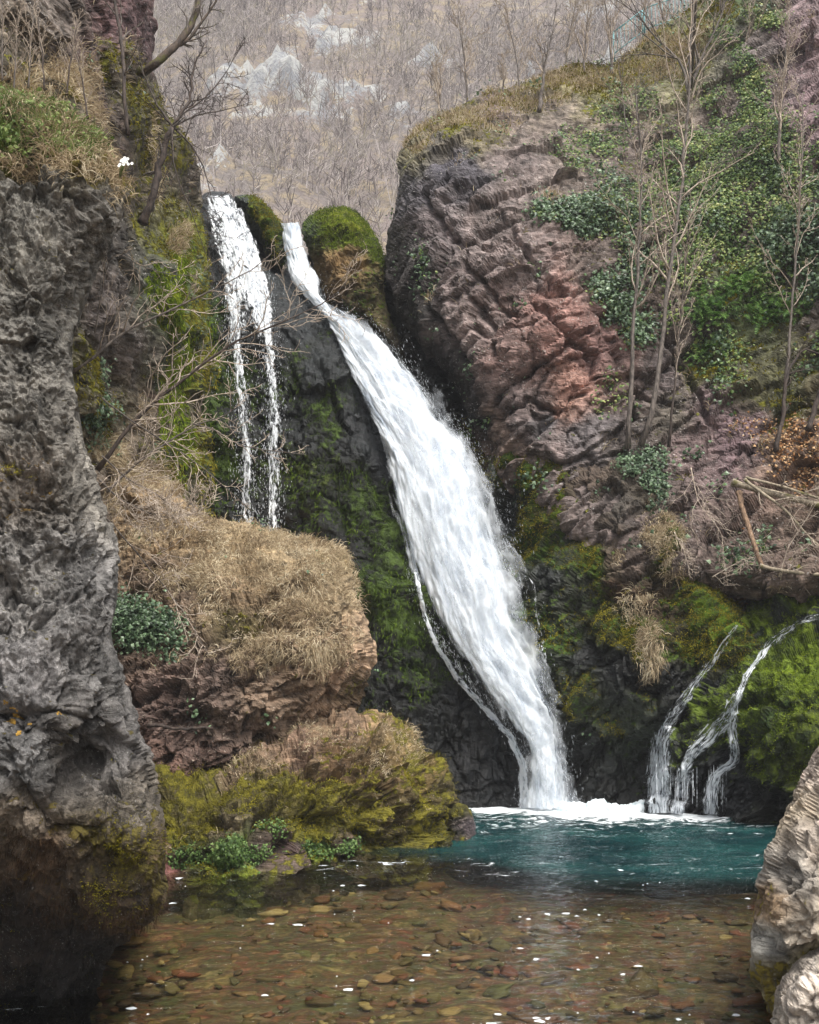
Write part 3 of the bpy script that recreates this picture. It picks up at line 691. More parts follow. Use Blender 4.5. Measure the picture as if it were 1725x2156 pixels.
relief('red_cliff', [(806, 600), (812, 500), (824, 440), (838, 395), (836, 345), (858, 295), (900, 268), (905, 250), (950, 240), (1040, 197), (1110, 168), (1160, 150), (1200, 134), (1250, 132), (1300, 140), (1340, 112), (1380, 60), (1440, 40), (1520, -40), (1640, -160), (2150, -260), (2150, 1300),
    (1500, 1260), (1250, 1200), (1090, 1040), (1000, 935), (985, 880), (960, 810), (905, 735), (860, 690)],
    [(830, 450, 28.0), (850, 350, 28.2), (900, 280, 28.8), (1000, 300, 27.4), (950, 420, 26.6), (1000, 560, 25.6), (880, 600, 27), (1100, 500, 25.4), (1080, 220, 30), (1200, 180, 31), (1300, 200, 30.5), (1180, 300, 28.0), (1400, 100, 32), (1300, 400, 26.8), (1150, 700, 24.6), (1300, 700, 25.2),
     (1250, 850, 24.8), (1100, 870, 25.0), (1030, 900, 25.6), (950, 750, 26), (1500, 500, 26.2), (1500, 250, 29.5), (1700, 60, 28.5), (1600, 150, 29.5), (1700, 270, 26.0), (1700, 500, 24.5), (1500, 750, 25.2), (1500, 950, 24.2), (1700, 850, 23.4), (1900, 500, 22), (1900, 100, 26), (1300, 1000, 24.8)],
    M_RED, [(850, 330, '#69613c', .5), (870, 420, '#565055', 0), (860, 520, '#554e4b', 0), (940, 360, '#4c4750', 0), (960, 270, '#6e6243', .65), (1010, 290, '#6b5f3c', .6), (980, 350, '#544e55', 0), (1050, 230, '#6e5951', .35), (1130, 190, '#726543', .6), (1200, 150, '#888030', .95), (1260, 150, '#7c7534', .8), (1150, 270, '#6e5d53', .1),
     (1180, 240, '#7a6959', .2), (900, 480, '#756564', 0), (1000, 460, '#75635d', 0), (1080, 350, '#796761', 0), (1100, 550, '#7b6761', 0), (960, 600, '#735f5a', 0), (1000, 700, '#7a635b', 0), (1150, 620, '#845545', 0), (1190, 700, '#8b5340', 0), (1100, 750, '#7c574b', 0), (1200, 800, '#8d573e', 0), (1250, 740, '#7c4f44', 0),
     (1100, 850, '#6e5953', 0), (1150, 880, '#5e5b5d', 0), (1050, 910, '#6e5341', 0), (1180, 860, '#88573c', .1), (950, 760, '#372e2b', 0, .3), (880, 660, '#2b2720', .1, .4), (900, 620, '#39312d', 0, .2), (980, 860, '#2f2825', .1, .3), (1300, 950, '#71635b', .1), (1250, 920, '#6b6161', .1),  # darkest tints paint the shadow band along the cliff's lower-left underside
     (1300, 300, '#6e5c51', .355), (1400, 400, '#6e5c51', .35), (1300, 550, '#6e5c51', .35), (1500, 300, '#6e5c51', .35), (1500, 500, '#6e5c51', .35), (1450, 700, '#594940', .4), (1560, 630, '#4f5d29', .7), (1480, 780, '#595920', .85), (1550, 720, '#555d27', .7), (1600, 820, '#5a572d', .6), (1650, 860, '#4c571a', .85),
     (1500, 860, '#6f5757', .1), (1400, 800, '#6e5e5b', .15), (1420, 880, '#5b5143', .3), (1550, 930, '#6f5155', .0), (1480, 930, '#715753', 0), (1650, 960, '#795940', .2), (1700, 900, '#7f5d45', .1), (1600, 120, '#6c5e59', .1), (1650, 200, '#7b6161', 0), (1700, 130, '#7b5c5d', 0), (1720, 230, '#7c5e61', 0), (1560, 100, '#7b7562', .3),
     (1480, 70, '#7a7739', .7), (1420, 130, '#6b673c', .5), (1520, 30, '#5b772d', .9), (1700, 40, '#795e5f', 0), (1700, 600, '#6e5c51', .3)],
    step=3.5, R=70, T=1.2, back=6, mossk=.55, big=(.40, .22), block=(.42, .45), block2=(.16, 1.3), ridge=(.07, 2.6), fine=(.03, 9), strat=(.10, 1.1), bed=(.5, .62, 0), bedsq=2.4, upmoss=.35, seed=8, warp=30,
    tune=cliff_tune,
    label='big reddish purple cliff draped with ivy, right of the main fall', cat='cliff', kind='structure')
# --- right lower dark rock
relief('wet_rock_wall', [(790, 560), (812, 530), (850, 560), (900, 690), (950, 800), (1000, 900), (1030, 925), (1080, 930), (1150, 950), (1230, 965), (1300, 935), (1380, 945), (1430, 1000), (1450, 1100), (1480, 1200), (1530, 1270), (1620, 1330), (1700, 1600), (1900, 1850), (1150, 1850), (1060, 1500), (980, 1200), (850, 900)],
    [(850, 800, 28.4), (950, 950, 27.5), (1050, 980, 25.9), (1120, 970, 25.0), (1200, 970, 24.6), (1060, 1150, 25.8), (1150, 1120, 24.9), (1100, 1230, 24.6), (1200, 1200, 23.9), (1280, 1000, 23.9), (1380, 960, 23.8), (1400, 1060, 23.6), (1300, 1100, 23.2), (1350, 1220, 22.8), (1300, 1350, 22.7), (1200, 1400, 23.2),
     (1140, 1400, 23.9), (1430, 1250, 22.8), (1400, 1400, 22.3), (1250, 1550, 23.2), (1200, 1690, 24.4), (1350, 1700, 23.6), (1400, 1560, 22.6), (1500, 1500, 22.2), (1550, 1730, 22.0), (1600, 1500, 21.5), (1100, 1600, 25)],
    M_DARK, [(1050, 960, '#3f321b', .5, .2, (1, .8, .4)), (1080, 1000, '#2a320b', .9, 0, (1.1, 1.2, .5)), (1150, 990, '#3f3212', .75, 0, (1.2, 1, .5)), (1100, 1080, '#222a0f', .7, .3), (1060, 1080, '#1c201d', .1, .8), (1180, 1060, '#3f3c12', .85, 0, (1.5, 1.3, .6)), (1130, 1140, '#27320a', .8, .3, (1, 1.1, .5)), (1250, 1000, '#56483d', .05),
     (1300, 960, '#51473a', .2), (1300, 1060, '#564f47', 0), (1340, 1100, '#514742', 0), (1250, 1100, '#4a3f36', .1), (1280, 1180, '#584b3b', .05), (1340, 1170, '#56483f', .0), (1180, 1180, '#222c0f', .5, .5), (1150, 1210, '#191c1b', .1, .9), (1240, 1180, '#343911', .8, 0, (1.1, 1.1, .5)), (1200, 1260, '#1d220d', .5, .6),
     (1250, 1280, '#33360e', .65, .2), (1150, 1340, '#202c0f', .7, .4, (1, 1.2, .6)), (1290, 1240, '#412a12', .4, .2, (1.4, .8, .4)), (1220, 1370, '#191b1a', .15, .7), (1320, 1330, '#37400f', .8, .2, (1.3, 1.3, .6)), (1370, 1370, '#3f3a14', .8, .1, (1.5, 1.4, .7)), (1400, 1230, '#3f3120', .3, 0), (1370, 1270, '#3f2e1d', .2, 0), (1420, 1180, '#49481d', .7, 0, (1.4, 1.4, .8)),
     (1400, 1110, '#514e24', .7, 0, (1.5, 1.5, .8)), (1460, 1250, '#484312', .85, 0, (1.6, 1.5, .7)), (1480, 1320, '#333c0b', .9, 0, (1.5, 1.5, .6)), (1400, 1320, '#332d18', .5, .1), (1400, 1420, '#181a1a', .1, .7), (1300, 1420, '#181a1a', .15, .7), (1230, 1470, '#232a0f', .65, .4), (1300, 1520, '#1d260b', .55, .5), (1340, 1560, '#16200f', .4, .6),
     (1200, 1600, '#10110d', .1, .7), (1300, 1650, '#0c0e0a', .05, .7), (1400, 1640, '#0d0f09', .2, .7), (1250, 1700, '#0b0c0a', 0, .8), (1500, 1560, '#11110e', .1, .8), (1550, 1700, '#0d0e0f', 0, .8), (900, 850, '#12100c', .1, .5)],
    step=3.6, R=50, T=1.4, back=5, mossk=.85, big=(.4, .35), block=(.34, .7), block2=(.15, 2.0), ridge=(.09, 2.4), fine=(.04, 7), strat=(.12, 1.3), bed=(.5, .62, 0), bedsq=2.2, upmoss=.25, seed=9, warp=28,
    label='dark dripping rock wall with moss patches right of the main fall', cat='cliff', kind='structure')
# --- slope on the right with debris
relief('wooded_slope', [(1420, 985), (1480, 990), (1540, 985), (1600, 960), (1640, 930), (1690, 880), (1750, 840), (2150, 800), (2150, 1500), (1700, 1400), (1540, 1330), (1470, 1230), (1440, 1110)],
    [(1450, 1020, 23.9), (1550, 1010, 23.9), (1700, 900, 23.6), (1700, 1030, 23.2), (1550, 1130, 23.2), (1500, 1200, 22.9), (1650, 1200, 22.2), (1725, 1250, 21.6), (1950, 1100, 21.5), (1650, 1110, 23.2), (1650, 1275, 24.0), (1725, 1300, 23.6), (1560, 1240, 24.0), (1950, 1300, 23)],
    M_BROWN, [(1500, 1030, '#6f5c40', .35), (1600, 1050, '#77604a', .25), (1560, 1100, '#806a54', .1), (1650, 1130, '#5c3f3a', .1), (1700, 1100, '#5c423c', .1), (1600, 1150, '#7a6048', .1), (1450, 1120, '#6c6a34', .6), (1520, 1180, '#6c5c40', .3), (1700, 980, '#7d5f48', .2), (1680, 930, '#7c6c40', .5), (1720, 1200, '#3e3028', .1), (1600, 1000, '#4c3424', .2), (1640, 1070, '#5d6428', .7)],
    step=5, R=30, T=.7, back=4, big=(.4, .4), block=(.3, .8), block2=(.14, 2.2), ridge=(.10, 2.4), fine=(.06, 7), bed=(.5, .5, 0), bedsq=1.6, upmoss=.3, seed=10, warp=30,
    label='leaf littered earthy slope below the red cliff', cat='slope', kind='structure')
# --- right mossy mound with small cascades
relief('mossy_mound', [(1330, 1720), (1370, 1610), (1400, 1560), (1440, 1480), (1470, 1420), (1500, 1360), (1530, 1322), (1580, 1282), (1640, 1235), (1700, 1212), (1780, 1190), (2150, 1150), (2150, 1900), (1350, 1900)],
    [(1540, 1340, 22.3), (1500, 1420, 21.9), (1450, 1520, 21.9), (1400, 1600, 22.2), (1380, 1700, 22.5), (1600, 1300, 22.2), (1650, 1280, 22.0), (1720, 1240, 21.8), (1600, 1400, 21.3), (1700, 1400, 20.8), (1600, 1550, 20.6), (1700, 1550, 19.9), (1540, 1480, 21.2), (1500, 1560, 21.5), (1540, 1600, 21.3), (1480, 1690, 22.3),
     (1440, 1640, 22.2), (1600, 1660, 21.0), (1560, 1740, 21.8), (1640, 1730, 20.8), (1900, 1600, 19), (1900, 1300, 21)],
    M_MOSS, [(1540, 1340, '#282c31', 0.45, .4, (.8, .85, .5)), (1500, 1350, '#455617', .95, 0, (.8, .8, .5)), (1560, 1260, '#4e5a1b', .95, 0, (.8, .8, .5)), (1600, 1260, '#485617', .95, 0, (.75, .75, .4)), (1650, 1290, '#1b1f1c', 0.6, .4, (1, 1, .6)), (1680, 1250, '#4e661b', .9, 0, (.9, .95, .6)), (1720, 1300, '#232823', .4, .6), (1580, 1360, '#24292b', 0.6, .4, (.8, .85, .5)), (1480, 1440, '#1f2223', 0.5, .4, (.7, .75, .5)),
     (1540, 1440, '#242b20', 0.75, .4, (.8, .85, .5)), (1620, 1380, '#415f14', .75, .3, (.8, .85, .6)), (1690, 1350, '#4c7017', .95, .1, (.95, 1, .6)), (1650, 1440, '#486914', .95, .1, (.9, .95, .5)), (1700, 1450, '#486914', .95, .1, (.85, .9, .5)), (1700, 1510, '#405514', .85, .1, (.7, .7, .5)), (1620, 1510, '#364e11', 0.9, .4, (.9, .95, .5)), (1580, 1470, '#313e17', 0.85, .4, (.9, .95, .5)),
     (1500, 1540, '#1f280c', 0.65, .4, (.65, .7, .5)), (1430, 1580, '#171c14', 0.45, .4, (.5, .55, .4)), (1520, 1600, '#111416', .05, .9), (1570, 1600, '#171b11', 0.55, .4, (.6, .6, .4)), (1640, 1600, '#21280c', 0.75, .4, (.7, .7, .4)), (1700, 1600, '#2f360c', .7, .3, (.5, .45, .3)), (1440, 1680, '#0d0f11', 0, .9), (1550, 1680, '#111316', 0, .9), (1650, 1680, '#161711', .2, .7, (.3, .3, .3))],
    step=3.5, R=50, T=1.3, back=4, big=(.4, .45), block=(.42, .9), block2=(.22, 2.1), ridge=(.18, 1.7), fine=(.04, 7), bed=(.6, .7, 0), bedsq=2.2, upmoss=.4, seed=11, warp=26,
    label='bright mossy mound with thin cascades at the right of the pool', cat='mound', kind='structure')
# --- grassy bluff
relief('grassy_bluff', [(60, 1000), (200, 990), (250, 975), (330, 1010), (385, 1050), (430, 1090), (470, 1092), (520, 1100), (580, 1122), (640, 1142), (700, 1146), (735, 1180), (748, 1235), (764, 1290), (788, 1360), (793, 1402), (772, 1445), (768, 1480), (745, 1510), (650, 1600), (560, 1700), (300, 1720), (60, 1720)],
    [(250, 1000, 21.5), (350, 1050, 21.5), (450, 1100, 21.6), (580, 1130, 21.4), (700, 1160, 20.8), (300, 1150, 20.6), (450, 1200, 20.2), (600, 1230, 19.8), (700, 1280, 19.5), (740, 1380, 19.2), (600, 1360, 18.9), (450, 1350, 18.9), (330, 1300, 19.4), (400, 1500, 18.4), (550, 1480, 18.5), (700, 1450, 19.2), (760, 1470, 20.0), (380, 1600, 18.6), (500, 1600, 18.9), (650, 1560, 19.6)],
    M_BROWN, [(300, 1040, '#876f4d', .1), (400, 1120, '#947b56', .0), (500, 1150, '#99835e', 0), (620, 1170, '#99835e', 0), (700, 1180, '#917f57', .2), (720, 1260, '#897554', .1), (500, 1250, '#876f50', .15), (350, 1250, '#6a5643', .2), (600, 1300, '#816c52', .25), (500, 1300, '#5d512f', .4), (760, 1330, '#997e5f', 0), (720, 1400, '#917257', .0), (770, 1400, '#9d7e5f', 0), (640, 1400, '#846c52', .1),
     (550, 1420, '#796450', .0), (450, 1430, '#6b584d', 0), (600, 1480, '#7a634d', .1), (700, 1450, '#84684d', .05), (400, 1560, '#675147', 0), (480, 1540, '#695649', 0), (350, 1480, '#604c43', 0), (450, 1600, '#584136', .1), (350, 1600, '#674b3e', .1), (750, 1460, '#554229', .3)],
    step=3.4, R=55, T=1.3, back=4, big=(.3, .5), block=(.26, 1.1), block2=(.14, 2.8), ridge=(.10, 2.8), fine=(.035, 10), strat=(.14, 1.7), bed=(.5, .65, 0), bedsq=2.6, seed=12, warp=26,
    label='brown layered bluff topped with dry grass in front of the thin fall', cat='bluff', kind='structure')
# --- lower mossy rocks at the water
relief('mossy_rock', [(300, 1620), (345, 1605), (375, 1612), (400, 1640), (440, 1600), (500, 1565), (560, 1545), (610, 1520), (645, 1500), (690, 1487), (730, 1495), (748, 1512), (772, 1500), (800, 1499), (850, 1535), (895, 1575), (930, 1620), (950, 1660), (962, 1700), (975, 1760), (1000, 1850), (800, 1950), (300, 1980)],
    [(350, 1620, 18.0), (450, 1620, 18.2), (560, 1570, 18.6), (690, 1510, 19.5), (730, 1540, 19.0), (810, 1520, 19.6), (650, 1620, 18.0), (800, 1640, 18.5), (900, 1640, 19.3), (480, 1700, 17.2), (600, 1740, 17.2), (380, 1720, 17.0), (750, 1740, 17.8), (880, 1740, 18.7), (940, 1740, 19.5), (400, 1800, 16.6), (520, 1810, 16.4), (600, 1800, 17.3), (700, 1795, 17.8),
     (820, 1790, 18.3), (920, 1775, 19.0), (500, 1900, 16.6), (800, 1880, 18.4)],
    M_BROWN, [(690, 1510, '#917455', .05), (730, 1540, '#896d52', .1), (640, 1560, '#846750', .1), (800, 1530, '#8c7148', .3), (850, 1560, '#846d3c', .5), (560, 1580, '#7b624a', .1), (500, 1600, '#796248', .3), (700, 1600, '#755835', .4), (800, 1620, '#69522e', .5), (900, 1620, '#79622e', .6), (940, 1680, '#4d421c', .6), (380, 1640, '#6b5d2e', .7), (350, 1700, '#645a29', .7),
     (450, 1680, '#675d2b', .75), (520, 1650, '#60582b', .6), (600, 1680, '#665d23', .8), (700, 1680, '#645627', .7), (760, 1720, '#5a521f', .8), (650, 1740, '#58521f', .8), (850, 1720, '#4d401c', .6), (900, 1760, '#4a4818', .7), (480, 1740, '#675a40', .4), (400, 1740, '#5a5631', .6), (400, 1790, '#535d27', .7, 0, (.8, 1.1, .9)), (500, 1800, '#5a682e', .8, 0, (.85, 1.4, 1.2)),
     (560, 1790, '#5a4840', .2, .3), (360, 1815, '#693a33', .0, .5), (600, 1785, '#4d3a35', .3, .5), (660, 1790, '#535d2b', .8, .2, (.8, 1.3, 1)), (740, 1795, '#4a382e', .4, .5), (820, 1790, '#4e441b', .6, .4), (900, 1790, '#4a332b', .3, .6), (700, 1850, '#4a332b', 0, .8)],
    step=3.3, R=50, T=1.2, back=3.5, mossk=.85, big=(.42, .6), block=(.55, .9), block2=(.24, 2.2), ridge=(.13, 2.6), fine=(.035, 10), strat=(.22, 1.5), bed=(.5, .45, 0), bedsq=2.0, seed=13, warp=22, upmoss=.45,
    label='long brown mossy rock shelf below the bluff at the waterline', cat='rock')
relief('waterside_stone', [(950, 1705), (965, 1692), (985, 1700), (1000, 1725), (1003, 1755), (995, 1790), (945, 1790), (940, 1740)], [(970, 1720, 19.3), (985, 1750, 19.4), (960, 1780, 19.3)],
    M_BROWN, [(970, 1700, '#4f4c20', .8, 0), (985, 1740, '#55464a', .1, .5), (960, 1760, '#332c18', .5, .5)], step=2.5, R=18, T=.3, back=.7, big=(.05, 1), block=(.05, 3), block2=(.03, 7), ridge=(.02, 6), fine=(.01, 12), seed=14, warp=8,
    label='small rounded purple grey stone with a moss top at the tip of the mossy shelf', cat='stone')
print('rocks', round(time.time() - T0, 1))

# ================================================================== WATER
ALLR = list(SURF.keys())
DB = depthbuf(ALLR)

def build_pool():
    xs = np.linspace(-14, 16, 420)
    ys = np.concatenate([np.linspace(1.5, 9, 40)[:-1], np.linspace(9, 27, 420)])
    X, Y = np.meshgrid(xs, ys); P = np.stack([X.ravel(), Y.ravel(), 0 * X.ravel()], 1)
    x, y = P[:, 0], P[:, 1]
    r = np.hypot(x - 4.0, (y - 23.0) * 1.1)
    act = np.exp(-(r / 6.0) ** 2)
    st = np.stack([x * .55, y * 1.0, 0 * x], 1)
    P[:, 2] = (.012 + .05 * act) * fbm(st * 1.6, 4, .6) + .010 * fbm(st * 4.2 + 8, 3) + .05 * act * np.abs(fbm(st * 1.1 + 40, 3))
    deep = sstep(14.7, 18.0, y - np.maximum(2.2 - x, 0) * .95 + 1.1 * fbm(st * .45 + 2, 3))
    fm = .9 * np.exp(-(np.hypot((x - 4.3) / 3.1, (y - 23.1) / .95)) ** 4) + .42 * np.exp(-((x - 6.8) / 3.) ** 2 - ((y - 22.1) / .5) ** 2) + .12 * np.exp(-((x - 4.) / 5.) ** 2 - ((y - 21.6) / 1.6) ** 2)
    fm += .10 * act + .16 * sstep(15, 17, y) * (1 - sstep(17.5, 19, y)) + .10 * sstep(18, 21, y) + .10 * (1 - sstep(10, 14, y))
    G = np.arange(X.size).reshape(X.shape); q = np.stack([G[:-1, :-1], G[:-1, 1:], G[1:, 1:], G[1:, :-1]], -1).reshape(-1, 4)
    N = NT('pool_water'); co = N.coord()
    fa = N.attr('foam').outputs['Fac']; da = N.attr('deep').outputs['Fac']
    sx = N.n('ShaderNodeMapping', Vector=co, Scale=(.42, 1, 1)).outputs[0]
    w1 = N.noise(sx, 4.5, 4, .6, .6); w2 = N.noise(sx, 15., 4, .6, .4); w3 = N.noise(sx, 1.1, 3, .6)
    h = N.math('ADD', N.math('MULTIPLY', w1, 1.0), N.math('ADD', N.math('MULTIPLY', w2, .33), N.math('MULTIPLY', w3, 1.3)))
    bp = N.bump(h, 1.0, .11)
    fn = N.noise(N.n('ShaderNodeMapping', Vector=co, Scale=(.30, 1, 1)).outputs[0], 6.0, 7, .72, .8)
    foam = N.mrange(N.math('ADD', fn, N.math('MULTIPLY', fa, .55)), .69, .80)
    clear = N.n('ShaderNodeBsdfTransparent', Color=(.86, .88, .78, 1))
    turb_c = N.mix(N.mrange(w3, .35, .65), srgb('#0a2a2e'), srgb('#1b4544'))
    turb = N.n('ShaderNodeBsdfDiffuse', Color=turb_c, Normal=bp)
    body = N.n('ShaderNodeMixShader', i0=N.mrange(da, 0, 1, 0, .84), i1=clear.outputs[0], i2=turb.outputs[0])
    gl = N.n('ShaderNodeBsdfGlossy', Color=(1, 1, 1, 1), Roughness=.06, Normal=bp)
    fr = N.n('ShaderNodeFresnel', IOR=1.33, Normal=bp)
    wat = N.n('ShaderNodeMixShader', i0=fr.outputs[0], i1=body.outputs[0], i2=gl.outputs[0])
    fo = N.n('ShaderNodeBsdfDiffuse', Color=(.78, .82, .84, 1), Normal=bp)
    N.surface(N.n('ShaderNodeMixShader', i0=foam, i1=wat.outputs[0], i2=fo.outputs[0]).outputs[0])
    tag(mesh_obj('water', P, [q], N.m, attrs={'foam': fm, 'deep': deep}, origin=(0, 12, 0)), 'rippled pool, teal and foamy below the falls and clear brown in front', None, None, 'structure')
build_pool()

def fall_mat(name, ax, ay, gain=3.2, thr=.5, col=(.90, .93, .96), ridge=.25, dark=.6):
    N = NT(name)
    uv = N.attr('flow').outputs['Vector']; dn = N.attr('dens').outputs['Fac']
    sc1 = N.n('ShaderNodeMapping', Vector=uv, Scale=(ax, ay, 1)).outputs[0]
    sc2 = N.n('ShaderNodeMapping', Vector=uv, Scale=(ax * 2.8, ay * 3.2, 1)).outputs[0]
    a = N.noise(sc1, 1, 6, .62, .8); b = N.noise(sc2, 1, 5, .65, .4)
    s = N.math('ADD', N.math('MULTIPLY', a, .7), N.math('MULTIPLY', b, .3))
    al = N.math('MULTIPLY', N.math('SUBTRACT', N.math('ADD', dn, N.math('MULTIPLY', N.math('SUBTRACT', s, .5), 2.4)), thr), gain, clamp=True)
    c = N.mix(N.mrange(s, .36, .56), (col[0] * dark, col[1] * (dark + .05), col[2] * (dark + .12)), col)  # blue-grey shading between the streaks is mixed into the water colour
    bp = N.bump(s, 1.0, ridge)
    d = N.n('ShaderNodeBsdfDiffuse', Color=c, Normal=bp); t = N.n('ShaderNodeBsdfTranslucent', Color=c, Normal=bp)
    m = N.n('ShaderNodeMixShader', i0=.35, i1=d.outputs[0], i2=t.outputs[0])
    N.surface(N.n('ShaderNodeMixShader', i0=al, i1=N.n('ShaderNodeBsdfTransparent').outputs[0], i2=m.outputs[0]).outputs[0])
    return N.m

def sheet(name, Lp, Rp, dpts, mat, parent, ns=60, nt=260, bulge=.3, disp=.1, dens=None, seed=0, off=0.0, edge=.22, fs=(2.2, .5)):
    """falling sheet between a left and a right path"""
    L = resample(Lp, nt); R = resample(Rp, nt)
    s = np.linspace(0, 1, ns)[None, :, None]
    UV = L[:, None] * (1 - s) + R[:, None] * s
    Q = UV.reshape(-1, 2); S = np.broadcast_to(s[..., 0], (nt, ns)).ravel(); Tt = np.repeat(np.linspace(0, 1, nt), ns)
    dep = dpts(Q, S, Tt) if callable(dpts) else rbf([(p[0], p[1]) for p in dpts], np.array([p[2] for p in dpts], float), Q)
    dep = dep - bulge * np.sin(S * math.pi) - off
    P = unproj(Q[:, 0], Q[:, 1], dep)
    g = P.reshape(nt, ns, 3); seg = np.linalg.norm(np.diff(g, axis=0), axis=2).mean(1); tl = np.concatenate([[0], np.cumsum(seg)])
    wd = np.linalg.norm(g[:, -1] - g[:, 0], axis=1)
    fx = ((S.reshape(nt, ns) - .5) * wd[:, None]).ravel(); fy = np.repeat(tl, ns)
    n3 = np.stack([fx * fs[0], fy * fs[1], np.full(len(fx), seed * 3.1)], 1)
    G = np.arange(nt * ns).reshape(nt, ns); q = np.stack([G[:-1, :-1], G[1:, :-1], G[1:, 1:], G[:-1, 1:]], -1).reshape(-1, 4)
    nr = vnormals(P, [q]); nr *= np.sign((nr * (np.array([0, 0, CAM_H]) - P)).sum(1))[:, None]
    P = P + nr * (disp * fbm(n3, 4, .6))[:, None]
    de = np.clip(np.minimum(S, 1 - S) / edge, 0, 1)
    dv = dens(S, Tt, n3) if dens else de
    o = mesh_obj(name, P, [q], mat, parent=parent, attrs={'flow': np.stack([fx, fy, 0 * fx + seed * 5.3], 1), 'dens': dv})
    return P, dv

def droplets(name, pts, d, n, L, w, mat, parent, seed, spread=.15, fallk=.7):
    """small drops and threads of water flying off a path; pts (m,3) emission points, d (m,3) flow direction"""
    rng = np.random.default_rng(seed); i = rng.integers(0, len(pts), n)
    B = pts[i] + rng.normal(size=(n, 3)) * spread * np.array([1, .6, 1]) * (rng.random(n) ** 1.3)[:, None] * 2
    dr = d[i] * (1 - fallk) + np.array([0, 0, -1.0]) * fallk + rng.normal(size=(n, 3)) * .12; dr /= np.linalg.norm(dr, axis=1, keepdims=True)
    ll = (L * (.2 + 1.3 * rng.random(n) ** 2))[:, None]; sd_ = np.cross(dr, np.array([.1, 1, .05])); sd_ /= np.linalg.norm(sd_, axis=1, keepdims=True)
    bk = np.cross(sd_, dr); ww = (w * (.5 + rng.random(n)))[:, None]
    T_ = B + dr * ll; M = B + dr * ll * .6
    V = np.stack([B, M + sd_ * ww, M - sd_ * ww, M + bk * ww, T_], 1).reshape(-1, 3); k = np.arange(n)[:, None] * 5
    F = np.concatenate([k + [0, 1, 2], k + [0, 3, 1], k + [0, 2, 3], k + [4, 2, 1], k + [4, 1, 3], k + [4, 3, 2]])
    return mesh_obj(name, V, [F], mat, parent=parent)

N = NT('churned_foam'); co = N.coord(); nf = N.noise(co, 5, 6, .7)
N.surface(N.n('ShaderNodeBsdfDiffuse', Color=N.mix(N.mrange(nf, .35, .6), (.46, .58, .62), (.78, .83, .86)), Normal=N.bump(nf, 1., .08)).outputs[0]); M_CHURN = N.m
N = NT('water_drops'); N.surface(N.n('ShaderNodeMixShader', i0=.3, i1=N.n('ShaderNodeBsdfDiffuse', Color=(.85, .89, .93, 1)).outputs[0], i2=N.n('ShaderNodeBsdfTranslucent', Color=(.85, .89, .93, 1)).outputs[0]).outputs[0]); M_DROP = N.m
M_FALL = fall_mat('falling_water', 3.0, .5, 2.2, .24, col=(.82, .86, .90), ridge=.12, dark=.62)
M_SPRAY = fall_mat('spray_veil', 2.4, .8, .8, .42, col=(.84, .88, .92), ridge=.05, dark=.80)
M_THIN = fall_mat('thin_water', 8.0, 1.3, 3.0, .55, ridge=.08)
M_FINE = fall_mat('broken_water', 17.0, 2.6, 3.0, .50, col=(.82, .86, .9), ridge=.04)
M_LACE = fall_mat('lacy_water', 11.0, 3.2, 4.0, .55, ridge=.06)

# --- main fall
ML = [(592, 470), (596, 520), (606, 570), (640, 622), (672, 655), (702, 700), (725, 760), (762, 850), (790, 905), (812, 960), (818, 1040), (830, 1110), (856, 1200), (876, 1260), (902, 1320), (950, 1390), (1000, 1455), (1050, 1510), (1090, 1560), (1104, 1600), (1102, 1660), (1085, 1700)]
MR = [(632, 470), (640, 510), (656, 550), (668, 590), (680, 628), (730, 668), (790, 700), (838, 740), (880, 800), (930, 870), (985, 925), (1022, 1000), (1046, 1080), (1072, 1160), (1087, 1230), (1093, 1300), (1113, 1370), (1140, 1450), (1158, 1540), (1170, 1610), (1188, 1670), (1205, 1702)]
MD = [(600, 475, 28.7), (632, 475, 28.7), (610, 570, 27.6), (660, 570, 27.6), (660, 640, 26.5), (700, 650, 26.6), (700, 700, 25.7), (800, 710, 26.2), (770, 850, 25.0), (900, 840, 25.6), (820, 960, 24.4), (980, 930, 25.2), (850, 1110, 23.9), (1050, 1080, 24.4), (890, 1260, 23.5), (1090, 1230, 23.9), (1000, 1455, 22.9), (1130, 1440, 23.3), (1100, 1560, 22.9), (1160, 1550, 23.1), (1090, 1700, 22.9), (1200, 1700, 23.0)]
def main_dens(S, T, n3):
    e = .10 + .12 * np.clip(T * 1.4, 0, 1)
    left = np.clip(S / (e * 1.2), 0, 1); right = np.clip((1 - S) / (e * 1.6 + .05), 0, 1)
    low = sstep(.55, .75, T) * (1 - sstep(.92, 1, T)) * .55 * np.exp(-((S - .16) / .13) ** 2)      # darker, thinner band beside the left rim
    return np.minimum(left, right) ** .95 * 1.12 - low
t = empty('waterfall', tuple(P3(1140, 1700, 23.0))); tag(t, 'broad white main waterfall sliding diagonally down the dark rock into the pool', 'waterfall', 'falls pouring into the pool')
Pm, dm = sheet('falling_sheet', ML, MR, MD, M_FALL, t, ns=110, nt=420, bulge=.35, disp=.13, dens=main_dens, seed=1)
widen = lambda A, dx: [(a + dx * min(1, max(0, (b - 640) / 200)), b) for a, b in A]
sheet('spray', widen(ML, 2), widen(MR, 46), MD, M_SPRAY, t, ns=90, nt=300, bulge=.4, disp=.25, off=.22, seed=2, edge=.30, dens=lambda S, T, n: np.clip(np.minimum(S / .3, (1 - S) / .3), 0, 1) * sstep(.08, .2, T) * 1.0)
sheet('spray', widen(ML, 14), widen(MR, 10), MD, M_SPRAY, t, ns=70, nt=300, bulge=.5, disp=.35, off=.4, seed=3, edge=.35, dens=lambda S, T, n: np.clip(np.minimum(S / .35, (1 - S) / .35), 0, 1) * sstep(.2, .5, T) * .85)
g = Pm.reshape(420, 110, 3)
fl = np.gradient(g, axis=0); fl /= np.linalg.norm(fl, axis=2, keepdims=True)
